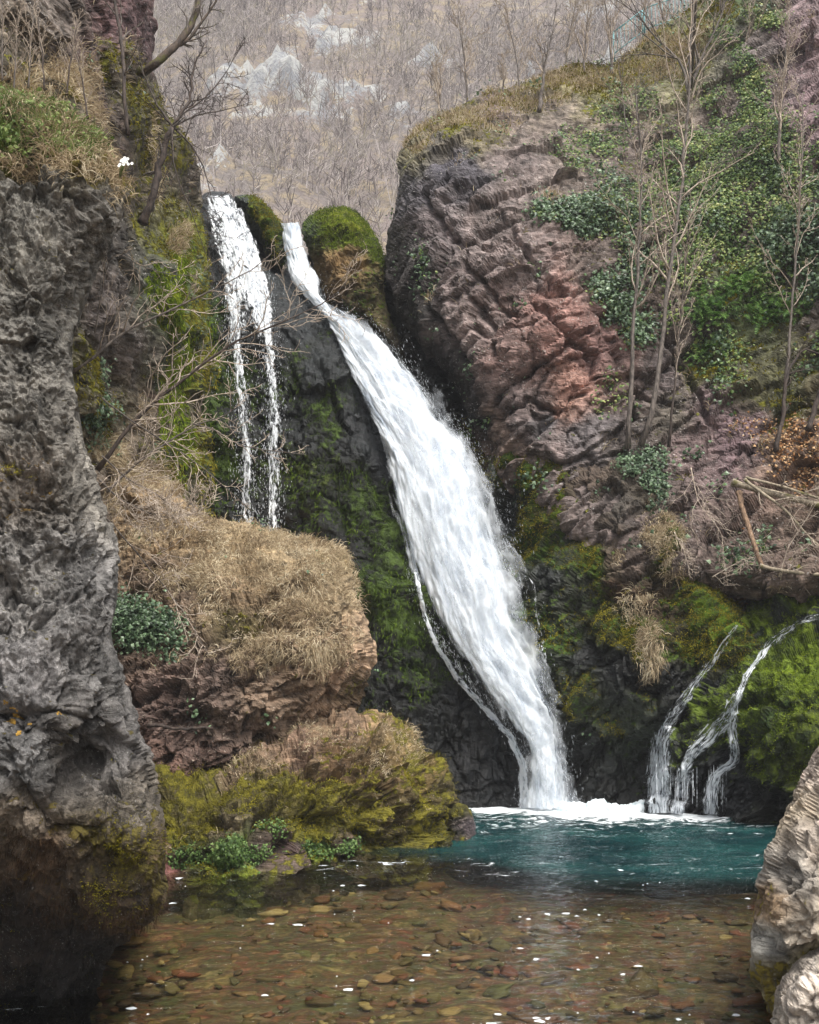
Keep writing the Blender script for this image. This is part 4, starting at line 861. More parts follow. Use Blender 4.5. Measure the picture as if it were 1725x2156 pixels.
redge = g[40:, 100:].reshape(-1, 3); droplets('flying_drops', redge, fl[40:, 100:].reshape(-1, 3), 4200, .09, .0026, M_DROP, t, 4, .20, .5)
ledge = g[240:, :10].reshape(-1, 3); droplets('flying_drops', ledge, fl[240:, :10].reshape(-1, 3), 900, .08, .003, M_DROP, t, 5, .08, .6)
MIST = [(1040, 1560, 22.5), (1250, 1560, 22.6), (1040, 1712, 22.2), (1280, 1712, 22.3), (1150, 1640, 22.2)]
for k_ in (0, 1):
    sheet('mist', [(1100, 1480), (1085, 1560), (1062, 1640), (1040 - 10 * k_, 1712)], [(1160, 1480), (1190, 1560), (1225, 1640), (1265 + 20 * k_, 1712)], MIST, M_SPRAY, t, ns=60, nt=120, bulge=.2, disp=.25, off=.15 + .3 * k_, seed=40 + k_,
          dens=lambda S, T, n: np.clip(np.minimum(S / .45, (1 - S) / .45), 0, 1) * sstep(0, .5, T) * (1 - .3 * T) * .72)
# fringe running down the left rim of the main fall
def onrock(off=.1, names=None):
    B = DB if names is None else depthbuf(names)
    Bs = B.copy(); Bs[~np.isfinite(Bs)] = 99
    for _ in range(2):
        Bs[1:-1, 1:-1] = np.median(np.stack([Bs[1:-1, 1:-1], Bs[:-2, 1:-1], Bs[2:, 1:-1], Bs[1:-1, :-2], Bs[1:-1, 2:]]), axis=0)
    def f(Q, S, T):
        d = surf_depth(Bs, Q[:, 0], Q[:, 1]); n = len(d)
        ns = len(np.unique(S)); D = d.reshape(-1, ns); k = 3
        D2 = D.copy()
        for _ in range(5):
            D2[1:-1] = (D2[:-2] + D2[1:-1] + D2[2:]) / 3
        D2 = np.minimum(D2, D + .06)
        return D2.ravel() - off
    return f
def strip(c, w):
    c = np.asarray(c, float); tg = np.gradient(c, axis=0); tg /= np.linalg.norm(tg, axis=1, keepdims=True); nrm = np.stack([tg[:, 1], -tg[:, 0]], 1)
    w = np.asarray(w)[:, None] * .5
    a = c - nrm * w; b = c + nrm * w
    return (a, b) if a[:, 0].mean() < b[:, 0].mean() else (b, a)
TU = onrock(.10, ['tufa_cliff'])
a, b = strip([(862, 1120), (872, 1180), (882, 1240), (895, 1300), (925, 1370), (965, 1430), (1020, 1490), (1075, 1550), (1100, 1610), (1105, 1700)], [10, 14, 16, 16, 18, 20, 22, 24, 30, 44])
sheet('edge_trickle', a, b, TU, M_LACE, t, ns=16, nt=200, bulge=.03, disp=.03, seed=6, dens=lambda S, T, n: np.clip(np.minimum(S, 1 - S) / .3, 0, 1) * .85)
WR = onrock(.07, ['wet_rock_wall', 'mossy_mound'])
a, b = strip([(1075, 1270), (1088, 1232), (1105, 1214), (1122, 1222), (1128, 1260), (1132, 1310), (1142, 1350), (1150, 1400)], [20, 20, 14, 8, 8, 12, 18, 12])
sheet('side_trickle', a, b, WR, M_LACE, t, ns=14, nt=120, bulge=.03, disp=.03, seed=7, dens=lambda S, T, n: np.clip(np.minimum(S, 1 - S) / .3, 0, 1) * .5)
# drips under the wall right of the fall
def drips(us, v0, v1, d, parent, seed, w=.008, nm='drip'):
    keepf = lambda r: (r.random(14) < .6) * 1.0
    rng = np.random.default_rng(seed); prt = []
    for u in us:
        va = v0 + rng.random() * (v1 - v0) * .6; vb = va + (v1 - va) * (.3 + .7 * rng.random())
        dd = d(u) if callable(d) else d
        p = np.linspace(P3(u, va, dd), P3(u, vb, dd), 14)
        V, F = tube(p, w * (.25 + .75 * rng.random(14)) * (.3 + .7 * keepf(rng)), 3); mesh_obj(nm, V, F, M_DROP, parent=parent)

# --- thin left fall
t2 = empty('waterfall', tuple(P3(550, 1105, 24.4))); tag(t2, 'thin twin stranded waterfall dropping left of the main one behind the bluff', 'waterfall', 'falls pouring into the pool')
TD = [(430, 415, 27.9), (490, 412, 28.1), (450, 520, 26.6), (540, 530, 26.7), (475, 640, 25.6), (570, 640, 25.7), (500, 800, 24.9), (590, 800, 25.0), (510, 1100, 24.6), (590, 1110, 24.6)]
sheet('falling_sheet', [(426, 412), (432, 450), (446, 510), (462, 580), (474, 650), (486, 720)], [(492, 410), (516, 450), (542, 510), (566, 570), (580, 630), (588, 720)], TD, M_LACE, t2, ns=60, nt=200, bulge=.15, disp=.10, seed=8,
      dens=lambda S, T, n: (.64 + .25 * np.exp(-((S - .62) / .22) ** 2)) * np.clip(np.minimum(S, 1 - S) / .12, 0, 1) * (1 - sstep(.85, 1, T) * .5) - .35 * sstep(.55, 1, T) * np.exp(-((S - .47) / .13) ** 2))
for k, (c, w) in enumerate([([(470, 480), (484, 560), (490, 650), (502, 750), (512, 850), (520, 950), (518, 1030), (524, 1105)], [40, 44, 44, 38, 36, 40, 44, 44]),
                            ([(500, 440), (530, 520), (552, 600), (562, 680), (572, 780), (578, 880), (576, 980), (574, 1060), (574, 1118)], [30, 42, 46, 36, 34, 40, 46, 48, 48])]):
    a, b = strip(c, w)
    Pq, _ = sheet('water_strand', a, b, TD, M_LACE, t2, ns=24, nt=300, bulge=.08, disp=.05, off=.06, seed=9 + k, dens=lambda S, T, n: np.clip(np.minimum(S, 1 - S) / .35, 0, 1) * (.74 - .10 * T))
    gq = Pq.reshape(300, 24, 3)[60:]; droplets('flying_drops', gq.reshape(-1, 3), np.tile([0, 0, -1.], (gq.size // 3, 1)), 1300, .09, .0042, M_DROP, t2, 12 + k, .14, .9)

# --- right cascades over the mossy mound
CS = [([(1555, 1318), (1525, 1352), (1502, 1392), (1470, 1430), (1448, 1462), (1425, 1500), (1404, 1530), (1392, 1565), (1388, 1610), (1386, 1660), (1388, 1712)], [12, 14, 18, 22, 26, 28, 34, 46, 54, 58, 62], 'left-hand lacy cascade on the mossy mound, nearest the main fall'),
      ([(1600, 1385), (1572, 1420), (1552, 1465), (1530, 1510), (1498, 1545), (1465, 1575), (1446, 1610), (1436, 1660), (1428, 1714)], [8, 14, 24, 40, 46, 34, 30, 34, 38], 'middle lacy cascade on the mossy mound splitting below a dark boss'),
      ([(1725, 1296), (1680, 1312), (1640, 1340), (1610, 1372), (1568, 1425), (1550, 1480), (1540, 1530), (1546, 1580), (1543, 1608), (1515, 1622), (1500, 1650), (1496, 1714)], [14, 18, 26, 22, 16, 22, 28, 24, 22, 24, 32, 38], 'right-hand cascade on the mossy mound fed from the right edge')]
for k, (c, w, lb) in enumerate(CS):
    tk = empty('cascade', tuple(P3(c[-1][0], c[-1][1], 22.2))); tag(tk, lb, 'cascade', 'small cascades on the mossy mound')
    a, b = strip(c, [x_ * 1.6 for x_ in w])
    sheet('falling_sheet', a, b, WR, M_FINE, tk, ns=18, nt=260, bulge=.02, disp=.04, seed=20 + k, dens=lambda S, T, n: np.clip(np.minimum(S, 1 - S) / .35, 0, 1) * (.48 + .08 * np.sin(T * 9) + .26 * sstep(.1, .6, T)))
    u0 = c[-1][0]
    drips(np.random.default_rng(k).uniform(u0 - 6, u0 + 42, 14), 1600, 1712, 21.9 - .1 * k, tk, 30 + k)
tag(mesh_obj('foam', *(lambda: (lambda n: (n[0], [n[1]]))((lambda X, Y: (np.stack([X.ravel(), Y.ravel(), (np.clip(.02 + .09 * np.exp(-((X.ravel() - 3.9) / 1.3) ** 2 - ((Y.ravel() - 23.0) / .5) ** 2) + .05 * np.exp(-((X.ravel() - 5.6) / 1.4) ** 2 - ((Y.ravel() - 22.9) / .4) ** 2), 0, 1) + .06) * np.clip(1.5 - 1.6 * (((X.ravel() - 4.3) / 2.2) ** 2 + ((Y.ravel() - 23.0) / .6) ** 2), -.5, 1) * (.85 + .9 * fbm(np.stack([X.ravel() * 2, Y.ravel() * 2, 0 * X.ravel()], 1), 4, .65)) - .03], 1),
    (lambda G: np.stack([G[:-1, :-1], G[:-1, 1:], G[1:, 1:], G[1:, :-1]], -1).reshape(-1, 4))(np.arange(X.size).reshape(X.shape))))(*np.meshgrid(np.linspace(2.0, 7.0, 220), np.linspace(22.2, 23.8, 90)))))(), M_CHURN, origin=(4.5, 23, 0)), 'churning white foam where the main fall hits the pool', 'foam', None, 'stuff')
print('water', round(time.time() - T0, 1))

# ================================================================== GREENERY
def blob(Q, pts):
    m = np.zeros(len(Q))
    for p in pts:
        m = np.maximum(m, p[4] * np.exp(-(((Q[:, 0] - p[0]) / p[2]) ** 2 + ((Q[:, 1] - p[1]) / p[3]) ** 2) ** 1.5))
    return m
def stuff(name, parts, mat, label, smooth=False):
    V, F = merge(parts); return tag(mesh_obj(name, V, F, mat, smooth=smooth), label, None, None, 'stuff')

RC = SURF['red_cliff']; LC = SURF['cliff']; WW = SURF['wet_rock_wall']; MM = SURF['mossy_mound']; GB = SURF['grassy_bluff']; MK = SURF['mossy_rock']; TC = SURF['tufa_cliff']; RF = SURF['rock_face']; WS = SURF['wooded_slope']
B1, B2 = [SURF[k] for k in SURF if k.startswith('mossy_boulder')][:2]
M_IVY = leaf_mat('ivy_leaf', ['#24361a', '#3c5428', '#587236', '#7a8e4c', '#a8ac6a'], .45, .25, 1.1, .6, .4)
M_IVYD = leaf_mat('dark_ivy_leaf', ['#22321f', '#3c5238', '#5a7250', '#86997a'], .4, .15, 1.6, .6, .5)
M_FERN = leaf_mat('fern_frond', ['#34502a', '#5a8038', '#86a85a'], .5, .3, 1.5, .5)
M_GRASS = leaf_mat('dry_grass_blade', ['#6e5c46', '#98866a', '#bcab8c', '#d6cab0'], .7, .3, 1.6, .6)
M_GREEN = leaf_mat('green_grass_blade', ['#3c5020', '#667a3c', '#93a262'], .6, .3, 1.6, .6)
M_MSD = leaf_mat('dark_moss_tuft', ['#141c08', '#25330c', '#3f5212', '#5c7018'], .8, .1, 1.3, .45, .15)
M_MSB = leaf_mat('bright_moss_tuft', ['#2c380c', '#4c5f14', '#72841e', '#9aa634'], .8, .2, 1.5, .4, .15)
M_MSO = leaf_mat('olive_moss_tuft', ['#34300c', '#5a5416', '#7c741f', '#9a9130'], .8, .15, 1.5, .45, .15)
M_LITTER = leaf_mat('leaf_litter_scrap', ['#5a3a22', '#8a6342', '#b08a62', '#c9ab86'], .8, 0, 1.5, .8, .1)

Q, S = RC['Q'], RC['P']; nz = fbm(S * .8 + 3, 4)
ivym = blob(Q, [(1300, 300, 130, 150, .7), (1250, 430, 110, 70, .7), (1180, 440, 80, 35, .9), (1400, 350, 130, 140, .8), (1500, 380, 150, 180, 1), (1600, 400, 150, 160, 1), (1700, 420, 130, 170, 1), (1350, 500, 120, 130, .8), (1300, 620, 70, 90, .8), (1330, 700, 40, 60, .7),
     (1480, 560, 150, 120, .9), (1600, 580, 150, 80, .8), (1590, 200, 45, 110, 1), (1480, 230, 80, 90, .6), (1620, 60, 50, 25, .9), (1550, 90, 60, 30, .8), (1250, 240, 80, 60, .5), (1500, 740, 90, 60, .5), (1700, 650, 80, 120, .5), (1420, 640, 50, 80, .5), (1270, 830, 40, 60, .5), (1650, 500, 150, 150, .9), (1800, 500, 120, 260, 1), (1420, 780, 60, 60, .35), (1560, 800, 70, 60, .3)])
im = np.clip(ivym * 1.25 + nz * .75 - .40, 0, 1) ** 1.1
bright = np.clip(blob(Q, [(1590, 220, 60, 110, 1), (1480, 450, 120, 90, .8), (1560, 330, 140, 90, .8), (1330, 330, 90, 90, .4), (1620, 60, 70, 40, 1)]) + .5 * fbm(S * .6 + 20, 3), 0, 1)
stuff('ivy', [leaves(RC, im, 31000, .085, 61, .07, .05, .6), leaves(RC, im * bright, 9000, .08, 62, .12, .06, .6)], M_IVY, 'green and yellowish ivy draped over the red cliff on the right')
stuff('ivy', [leaves(RC, np.clip(blob(Q, [(1180, 440, 75, 32, 1), (1230, 460, 60, 40, .8), (1300, 620, 60, 80, .8), (1340, 520, 60, 90, .6), (1330, 700, 35, 60, .7), (1700, 500, 80, 200, .5), (1270, 400, 60, 60, .5)]) + nz * .5 - .25, 0, 1), 9000, .10, 63, .18, .1, .7)], M_IVYD, 'blue green darker ivy bunches along the left border of the cliff ivy')
fm_ = np.clip(blob(Q, [(1560, 610, 75, 32, 1), (1500, 660, 60, 40, .9), (1640, 630, 60, 30, .9), (1490, 745, 35, 14, .7), (1590, 660, 60, 25, .7)]) + nz * .3 - .3, 0, 1)
def ferns(surf, mask, n, L, seed):
    rng = np.random.default_rng(seed); i = pick(surf, mask, n, rng); out = []
    for k in i:
        p = surf['P'][k]; N_ = surf['N'][k]
        a = rng.uniform(0, 2 * math.pi); d = N_ * .8 + np.array([math.cos(a), -.3, .35 + .5 * math.sin(a)]); d /= np.linalg.norm(d)
        m = 9; l = L * rng.uniform(.6, 1.3); c = [p]
        for j in range(m):
            d = d + np.array([0, 0, -.16]); d /= np.linalg.norm(d); c.append(c[-1] + d * l / m)
        c = np.array(c); s = np.cross(d, N_ + .3); s /= np.linalg.norm(s) + 1e-9
        V = []; F = []
        for j in range(1, m):
            w = .085 * math.sin(math.pi * (j + .8) / (m + 1)) * (L / .4)
            for sg in (-1, 1):
                b = len(V); tp = c[j] + s * sg * w + (c[j + 1 if j < m else j] - c[j]) * .6 + np.array([0, 0, -.01])
                V += [c[j] - (c[j] - c[j - 1]) * .3, tp, c[j] + (c[j] - c[j - 1]) * .35]; F.append([b, b + 1, b + 2])
        out.append((np.array(V), [np.array(F)]))
    return out
stuff('fern_patch', ferns(RC, fm_, 420, .45, 64), M_FERN, 'bright green ferns growing out of the cliff below the ivy')
# ivy clump on the grey corner above the wall
mk = np.clip(blob(WW['Q'], [(1370, 960, 55, 30, 1), (1400, 1010, 32, 60, 1), (1330, 975, 30, 20, .8), (1385, 1060, 18, 30, .7), (1350, 1000, 20, 20, .4)]) + .35 * fbm(WW['P'] * 1.4, 3) - .3, 0, 1)
stuff('ivy', [leaves(WW, mk, 2600, .085, 65, .16, .07, .6)], M_IVYD, 'clump of pale veined ivy hanging over the bare grey rock right of the main fall')
mk = np.clip(blob(GB['Q'], [(290, 1310, 60, 50, 1), (340, 1330, 45, 40, .9), (260, 1270, 30, 30, .8), (360, 1370, 20, 30, .6)]) + .35 * fbm(GB['P'] * 1.4, 3) - .25, 0, 1)
stuff('ivy', [leaves(GB, mk, 3600, .07, 66, .2, .09, .7)], M_IVYD, 'dark ivy bush on the bluff beside the grey rock face')
mk = np.clip(blob(LC['Q'], [(200, 870, 40, 50, .8), (215, 800, 25, 40, .4), (240, 940, 30, 20, .4)]) + .4 * fbm(LC['P'] * 1.2, 3) - .3, 0, 1)
stuff('ivy', [leaves(LC, mk, 1200, .07, 67, .12, .06, .6)], M_IVYD, 'sparse ivy low on the left cliff behind the grey rock face')
# dry grass
gm = blob(GB['Q'], [(560, 1145, 130, 28, 1), (700, 1175, 50, 45, 1), (600, 1220, 120, 60, .9), (470, 1180, 110, 70, .8), (740, 1260, 25, 60, .8), (520, 1330, 130, 45, .5), (650, 1290, 100, 50, .65), (400, 1230, 90, 50, .5), (420, 1100, 60, 30, 1), (330, 1030, 70, 25, .9), (560, 1380, 80, 40, .5), (660, 1370, 90, 50, .5), (740, 1330, 35, 60, .5), (430, 1360, 70, 40, .4), (430, 1290, 70, 40, .5), (330, 1100, 60, 60, .45), (330, 1540, 40, 30, .3)])
g2 = np.clip(gm * 1.2 + .6 * fbm(GB['P'] * 1.3 + 6, 3) - .35, 0, 1)
stuff('dry_grass', [blades(GB, g2, 34000, .20, .010, 70, .15, .55, .9, 1.2, .05, 2.2, .35)], M_GRASS, 'straw coloured dry grass matted over the top of the bluff')
gl = np.clip(blob(LC['Q'], [(250, 960, 50, 40, .8), (300, 1000, 60, 30, 1), (320, 870, 20, 40, .3), (385, 500, 18, 30, .9), (330, 650, 30, 20, .2), (100, 190, 100, 60, .8), (180, 260, 60, 50, .6), (330, 330, 20, 150, .4), (240, 1060, 60, 40, .7)]) + .4 * fbm(LC['P'] * 1.2, 3) - .25, 0, 1)
stuff('dry_grass', [blades(LC, gl, 9000, .30, .012, 71, .3, .6, .6, .6, .05, 1.6, .35)], M_GRASS, 'dry grass tufts on the left cliff')
rm_ = np.clip(blob(RC['Q'], [(875, 300, 35, 25, .9), (900, 275, 40, 14, .9), (1000, 255, 90, 25, .9), (1080, 215, 70, 20, .9), (950, 250, 30, 12, .7), (1200, 165, 90, 35, 1), (1290, 170, 60, 30, .8), (1150, 200, 80, 25, .7), (1400, 120, 90, 60, .7), (1330, 130, 50, 30, .7), (1160, 410, 30, 15, .7), (1480, 90, 60, 40, .5), (1650, 930, 80, 50, .3)]) + .4 * fbm(RC['P'] * 1.1, 3) - .25, 0, 1)
stuff('dry_grass', [blades(RC, rm_, 12000, .22, .013, 72, .7, .5, .4, .5, .04, 1.6, .3)], M_GRASS, 'short dry grass along the rim of the red cliff')
stuff('moss', [blades(RC, np.clip(rm_ * 1.2 - .2 + RC['moss'] * .5 * (RC['Q'][:, 1] < 230), 0, 1), 9000, .07, .03, 73, .9, .5, .1, .4, .04, 1.6, .4), blades(RC, np.clip(RC['moss'] * 2 - .9, 0, 1), 9000, .08, .03, 74, .5, .6, .5, .4, .04)], M_MSO, 'olive and yellow moss cushions on the red cliff')
gg = np.clip(blob(RF['Q'], [(30, 230, 90, 30, 1), (110, 260, 60, 30, 1), (20, 280, 70, 30, .6), (180, 310, 40, 30, .7), (90, 310, 50, 20, .3)]), 0, 1)
stuff('green_grass', [blades(RF, gg, 5200, .16, .007, 75, .9, .4, .5, .8, .03, 3, .4), leaves(RF, gg, 1500, .05, 76, .06, .04, .8)], M_GREEN, 'fresh green grass on top of the grey rock face')
stuff('dry_grass', [blades(RF, np.clip(blob(RF['Q'], [(40, 230, 80, 30, 1), (120, 280, 70, 40, .8), (200, 340, 40, 40, .8), (235, 390, 25, 30, .6), (60, 330, 80, 25, .5), (160, 360, 60, 30, .4)]), 0, 1), 6500, .20, .006, 77, .5, .6, .8, .8, .03, 3, .5)], M_GRASS, 'dry stalks and grass fringe on top of the grey rock face')
stuff('moss', [blades(RF, np.clip(blob(RF['Q'], [(250, 395, 16, 30, 1), (150, 245, 40, 20, .9), (215, 300, 30, 20, .7), (290, 1780, 60, 90, .5), (250, 1850, 60, 60, .5), (25, 985, 30, 8, .9), (60, 1000, 16, 6, .6)]) + .3 * fbm(RF['P'] * 3, 3) - .2, 0, 1), 6000, .022, .005, 78, .4, .7, .5, .4, .02)], M_MSO, 'yellowish moss patches on the grey rock face')
# roots and straw hanging from the undercut of the left rock
stuff('hanging_roots', [blades(RF, np.clip(blob(RF['Q'], [(60, 1830, 90, 70, 1), (290, 1920, 60, 40, 1), (120, 1900, 60, 50, .7), (200, 1930, 60, 40, .6)]) + .3 * fbm(RF['P'] * 2, 2) - .2, 0, 1), 2200, .07, .003, 79, -.3, .35, 1.5, .2, .02, 2, .12)], leaf_mat('root_fibre', ['#1c140e', '#33251a', '#4f3c2a'], .9, 0, 2, .7, .1), 'brown root fibres hanging under the overhang of the grey rock face')
# moss fuzz
def mossfuzz(surf, n, L, w, seed, mat, label, extra=None, up=.2, out=.7, droop=.8, lo=.35):
    m = np.clip(surf['moss'] - lo, 0, 1) if extra is None else extra
    m = np.clip(m + .35 * fbm(surf['P'] * 1.6 + 4, 3) * (m > 0), 0, 1)
    return stuff('moss', [blades(surf, m, n, L, w, seed, up, out, droop, .4, .03, 2.2, .35)], mat, label)
mossfuzz(MM, 40000, .045, .012, 80, M_MSB, 'bright green moss cushions on the mound at the right')
mossfuzz(WW, 34000, .055, .013, 81, M_MSO, 'olive green moss hanging on the dripping rock wall')
mossfuzz(TC, 22000, .13, .016, 82, M_MSD, 'dark moss streaming down the tufa cone', up=-.3, out=.5, droop=1.2, lo=.2)
mossfuzz(MK, 26000, .035, .009, 83, M_MSO, 'ochre green moss on the long rock shelf', up=.4, droop=.5)
mossfuzz(LC, 12000, .12, .018, 84, M_MSO, 'olive moss down the spine of the left cliff', up=-.2, out=.6, droop=1.0, lo=.3)
mossfuzz(TC, 12000, .20, .02, 85, M_MSB, 'bright moss curtains left of the thin fall', up=-.4, out=.5, droop=1.3, extra=np.clip(blob(TC['Q'], [(385, 800, 30, 120, 1), (400, 650, 25, 60, .8), (400, 950, 25, 70, .9), (430, 740, 30, 60, .6), (380, 1010, 16, 40, 1)]) - .1, 0, 1))
mossfuzz(LC, 7000, .16, .02, 89, M_MSB, 'vivid moss drips on the ledge left of the thin fall', up=-.4, out=.5, droop=1.3, extra=np.clip(blob(LC['Q'], [(335, 600, 14, 45, 1), (355, 650, 14, 50, 1), (390, 560, 25, 50, .8), (385, 850, 20, 150, .8)]) - .1, 0, 1))
mossfuzz(B1, 3500, .05, .014, 86, M_MSO, 'moss on the small boulder between the falls')
mossfuzz(B2, 8000, .055, .014, 87, M_MSB, 'bright moss cap on the rounded boulder', lo=.5)
mossfuzz(WS, 7000, .08, .022, 88, M_MSO, 'patchy moss on the leaf littered slope')
stuff('leaf_litter', [leaves(WS, np.clip(.5 + fbm(WS['P'], 3), 0, 1), 9000, .07, 90, .03, .04, .8), leaves(RC, np.clip(blob(RC['Q'], [(1680, 950, 60, 60, 1), (1600, 900, 50, 20, .4)]), 0, 1), 1500, .06, 91, .03, .04, .8)], M_LITTER, 'brown fallen leaves covering the slope below the cliff')
stuff('dry_grass', [blades(WW, np.clip(blob(WW['Q'], [(1400, 1110, 40, 60, 1), (1370, 1370, 25, 60, .9), (1350, 1260, 30, 20, .6), (1300, 1170, 20, 20, .3), (1430, 1190, 40, 30, .8), (1330, 1280, 30, 40, .4)]) - .1, 0, 1), 5000, .24, .011, 92, .2, .7, .9, .7, .04, 2, .3)], M_GRASS, 'dry grass hanging on the rock corner right of the main fall')
stuff('dry_grass', [blades(MK, np.clip(blob(MK['Q'], [(640, 1540, 90, 40, .6), (850, 1570, 60, 40, .6), (500, 1600, 80, 25, .6), (780, 1580, 90, 60, .4)]) + .3 * fbm(MK['P'] * 2, 2) - .2, 0, 1), 4500, .12, .007, 93, .4, .6, .6, .7, .04, 2, .4)], M_GRASS, 'sparse straw on the mossy rock shelf')
stuff('waterside_plants', [leaves(MK, np.clip(blob(MK['Q'], [(500, 1800, 60, 22, 1), (400, 1800, 50, 15, .6), (660, 1785, 40, 16, .9), (740, 1785, 40, 14, .5), (560, 1750, 30, 15, .5)]) - .1, 0, 1), 3800, .045, 94, .05, .03, .6)], leaf_mat('cress_leaf', ['#2c421c', '#4c6630', '#748a50'], .45, .2, 2, .6), 'small green cress leaves along the waterline of the mossy shelf')
# white flower and orange lichen on the grey rock
fl_ = empty('flower_cluster', tuple(P3(262, 345, 9.6))); tag(fl_, 'small cluster of white flowers at the tip of the grey rock face', 'flowers')
rng = np.random.default_rng(3); pp = P3(263, 342, 9.55) + rng.normal(size=(16, 3)) * np.array([.022, .02, .028])
N = NT('white_petal'); N.surface(N.n('ShaderNodeBsdfPrincipled', Base_Color=(.85, .85, .82, 1), Roughness=.6).outputs[0])
an = np.linspace(0, 2 * math.pi, 11)[:10]
for c in pp: mesh_obj('petals', np.concatenate([[c], c + .016 * np.stack([np.cos(an), 0 * an - .2, np.sin(an)], 1)]), [np.array([[0, k + 1, (k + 1) % 10 + 1] for k in range(10)])], N.m, parent=fl_)
stm = merge([tube(np.array([c, P3(252, 375, 9.7)]), [.002, .002], 3) for c in pp]); mesh_obj('stems', *stm, M_GREEN, parent=fl_)
for lv, lu in ((1500, 16), (1492, 32)): pass
stuff('orange_lichen', [leaves(RF, np.clip(blob(RF['Q'], [(25, 1490, 14, 8, 1), (12, 1510, 10, 8, .9), (36, 1543, 5, 6, 1), (60, 1523, 3, 3, .8), (132, 1500, 3, 4, .8), (10, 1475, 7, 4, .6)]) - .3, 0, 1), 420, .016, 95, .004, .003, .15)], leaf_mat('lichen', ['#7c6230', '#a5823c'], .9, 0, 3, .8, .1), 'orange lichen spots on the grey rock face')

# ================================================================== TREES
BK1 = bark_mat('grey_bark', '#3c3632', '#6f665e'); BK2 = bark_mat('dark_bark', '#241d1a', '#4c4038'); BKM = bark_mat('mossy_bark', '#2c241e', '#54463a', '#4a481c', .25); BK3 = bark_mat('pale_twig', '#857668', '#b8aa9a')
DB2 = depthbuf(['red_cliff', 'wet_rock_wall', 'wooded_slope', 'mossy_mound'])
def gd(u, v, off=.25): return float(np.nanmin(surf_depth(DB2, u, v))) - off
G1 = 'slender bare trees in front of the ivy cliff'
def cl(pts, base_off=.15, out=.9):
    d0 = gd(pts[0][0], pts[0][1], base_off); r = []
    for k, (u, v) in enumerate(pts):
        dd = gd(u, v, .5); dd = dd if math.isfinite(dd) and dd < 40 else 99
        d0 = min(d0 + .15, max(dd, d0 - .35)) if k else d0
        r.append((u, v, d0))
    return r
tree('bare_tree', cl([(1322, 945), (1326, 860), (1330, 760), (1338, 650), (1346, 530), (1350, 420), (1353, 340), (1346, 280), (1340, 200)]), .06, .014, 'slender leafless tree nearest the red cliff, left of the trunk that bends at its foot', 'tree', BK1, BK3, 3, (20, 8, 4), .24, .34, .7, .01, .008, 101, G1,
     extra=[(cl([(1352, 345), (1340, 310), (1318, 270), (1310, 190), (1300, 120)]), .03, .01)], flat=.5)
tree('bare_tree', cl([(1350, 938), (1382, 890), (1386, 800), (1394, 700), (1404, 600), (1420, 500), (1434, 400), (1442, 320), (1450, 220), (1455, 120), (1462, 20), (1468, -60)]), .07, .02, 'tallest leafless tree, its trunk bent at the foot and reaching the top of the frame', 'tree', BK1, BK3, 3, (26, 9, 4), .20, .25, .7, .01, .008, 102, G1,
     extra=[(cl([(1450, 200), (1440, 140), (1415, 110), (1375, 75), (1345, 35), (1325, -10)]), .05, .015), (cl([(1455, 190), (1470, 130), (1500, 80), (1520, 30), (1535, -30)]), .05, .015), (cl([(1440, 420), (1500, 350), (1550, 310)]), .02, .006)], flat=.5)
tree('bare_tree', cl([(1408, 942), (1416, 860), (1426, 760), (1434, 660), (1444, 560), (1450, 480), (1455, 430)]), .035, .008, 'thin straight sapling close right of the bent trunk', 'tree', BK2, BK3, 2, (20, 7), .26, .25, .6, .01, .007, 103, G1, flat=.5)
tree('bare_tree', cl([(1648, 880), (1654, 800), (1664, 700), (1672, 600), (1680, 480), (1686, 380), (1692, 280), (1690, 200)]), .042, .010, 'leafless tree standing alone near the right edge of the frame', 'tree', BK1, BK3, 3, (20, 8, 4), .24, .28, .8, .01, .008, 104, G1, flat=.5)
tree('bare_tree', cl([(1634, 950), (1650, 870), (1656, 800), (1672, 750), (1700, 730), (1725, 745)]), .06, .02, 'short dark crooked tree low beside the right edge', 'tree', BK2, BK2, 2, (8, 5), .3, .3, .8, 0, .006, 105, G1, flat=.5)
tree('bare_tree', cl([(1702, 905), (1718, 850), (1745, 780), (1770, 700)]), .07, .03, 'thick dark trunk leaning out of the right edge of the frame', 'tree', BK2, BK2, 2, (8, 5), .3, .4, .8, 0, .006, 106, G1, flat=.5)
tree('bare_tree', [(1135, 235, 29.3), (1140, 200, 29.4), (1146, 150, 29.5), (1142, 110, 29.6), (1128, 80, 29.6)], .07, .02, 'small grey tree with a kinked trunk on the rim of the red cliff', 'tree', BK1, BK3, 3, (8, 5, 3), .4, .4, .9, .0, .008, 107, 'bare trees along the rim of the red cliff',
     extra=[([(1146, 140, 29.5), (1155, 110, 29.6), (1165, 60, 29.7), (1172, 10, 29.7)], .035, .01)])
G2 = 'bare trees along the rim of the red cliff'
rt = [(1060, 182, 31, 60, 0, 'bushy many stemmed bare tree left of the kinked tree'), (985, 215, 31, 200, -20, 'faint bare sapling over the left shoulder of the red cliff'), (925, 245, 31, 120, 5, 'small bare shrub at the left tip of the red cliff rim'), (1095, 190, 31.5, 180, -30, 'tall thin bare tree leaning left behind the kinked tree'), (1230, 140, 32, 130, 10, 'bare tree above the yellow moss hump'),
      (1290, 150, 32, 190, -20, 'bare tree between the yellow moss hump and the fence'), (1345, 110, 33, 140, 20, 'bare tree beside the foot of the turquoise fence'), (1190, 145, 33, 160, 25, 'bare tree just left of the yellow moss hump'), (1400, 90, 33, 120, -15, 'bare tree in front of the turquoise fence'), (1510, 120, 31, 170, 20, 'bare tree over the pale rocks right of the fence'), (1570, 150, 30, 190, 20, 'bare tree at the top of the bright ivy streak'), (1640, 330, 26, 300, 20, 'thin bare tree in front of the purple rock')]
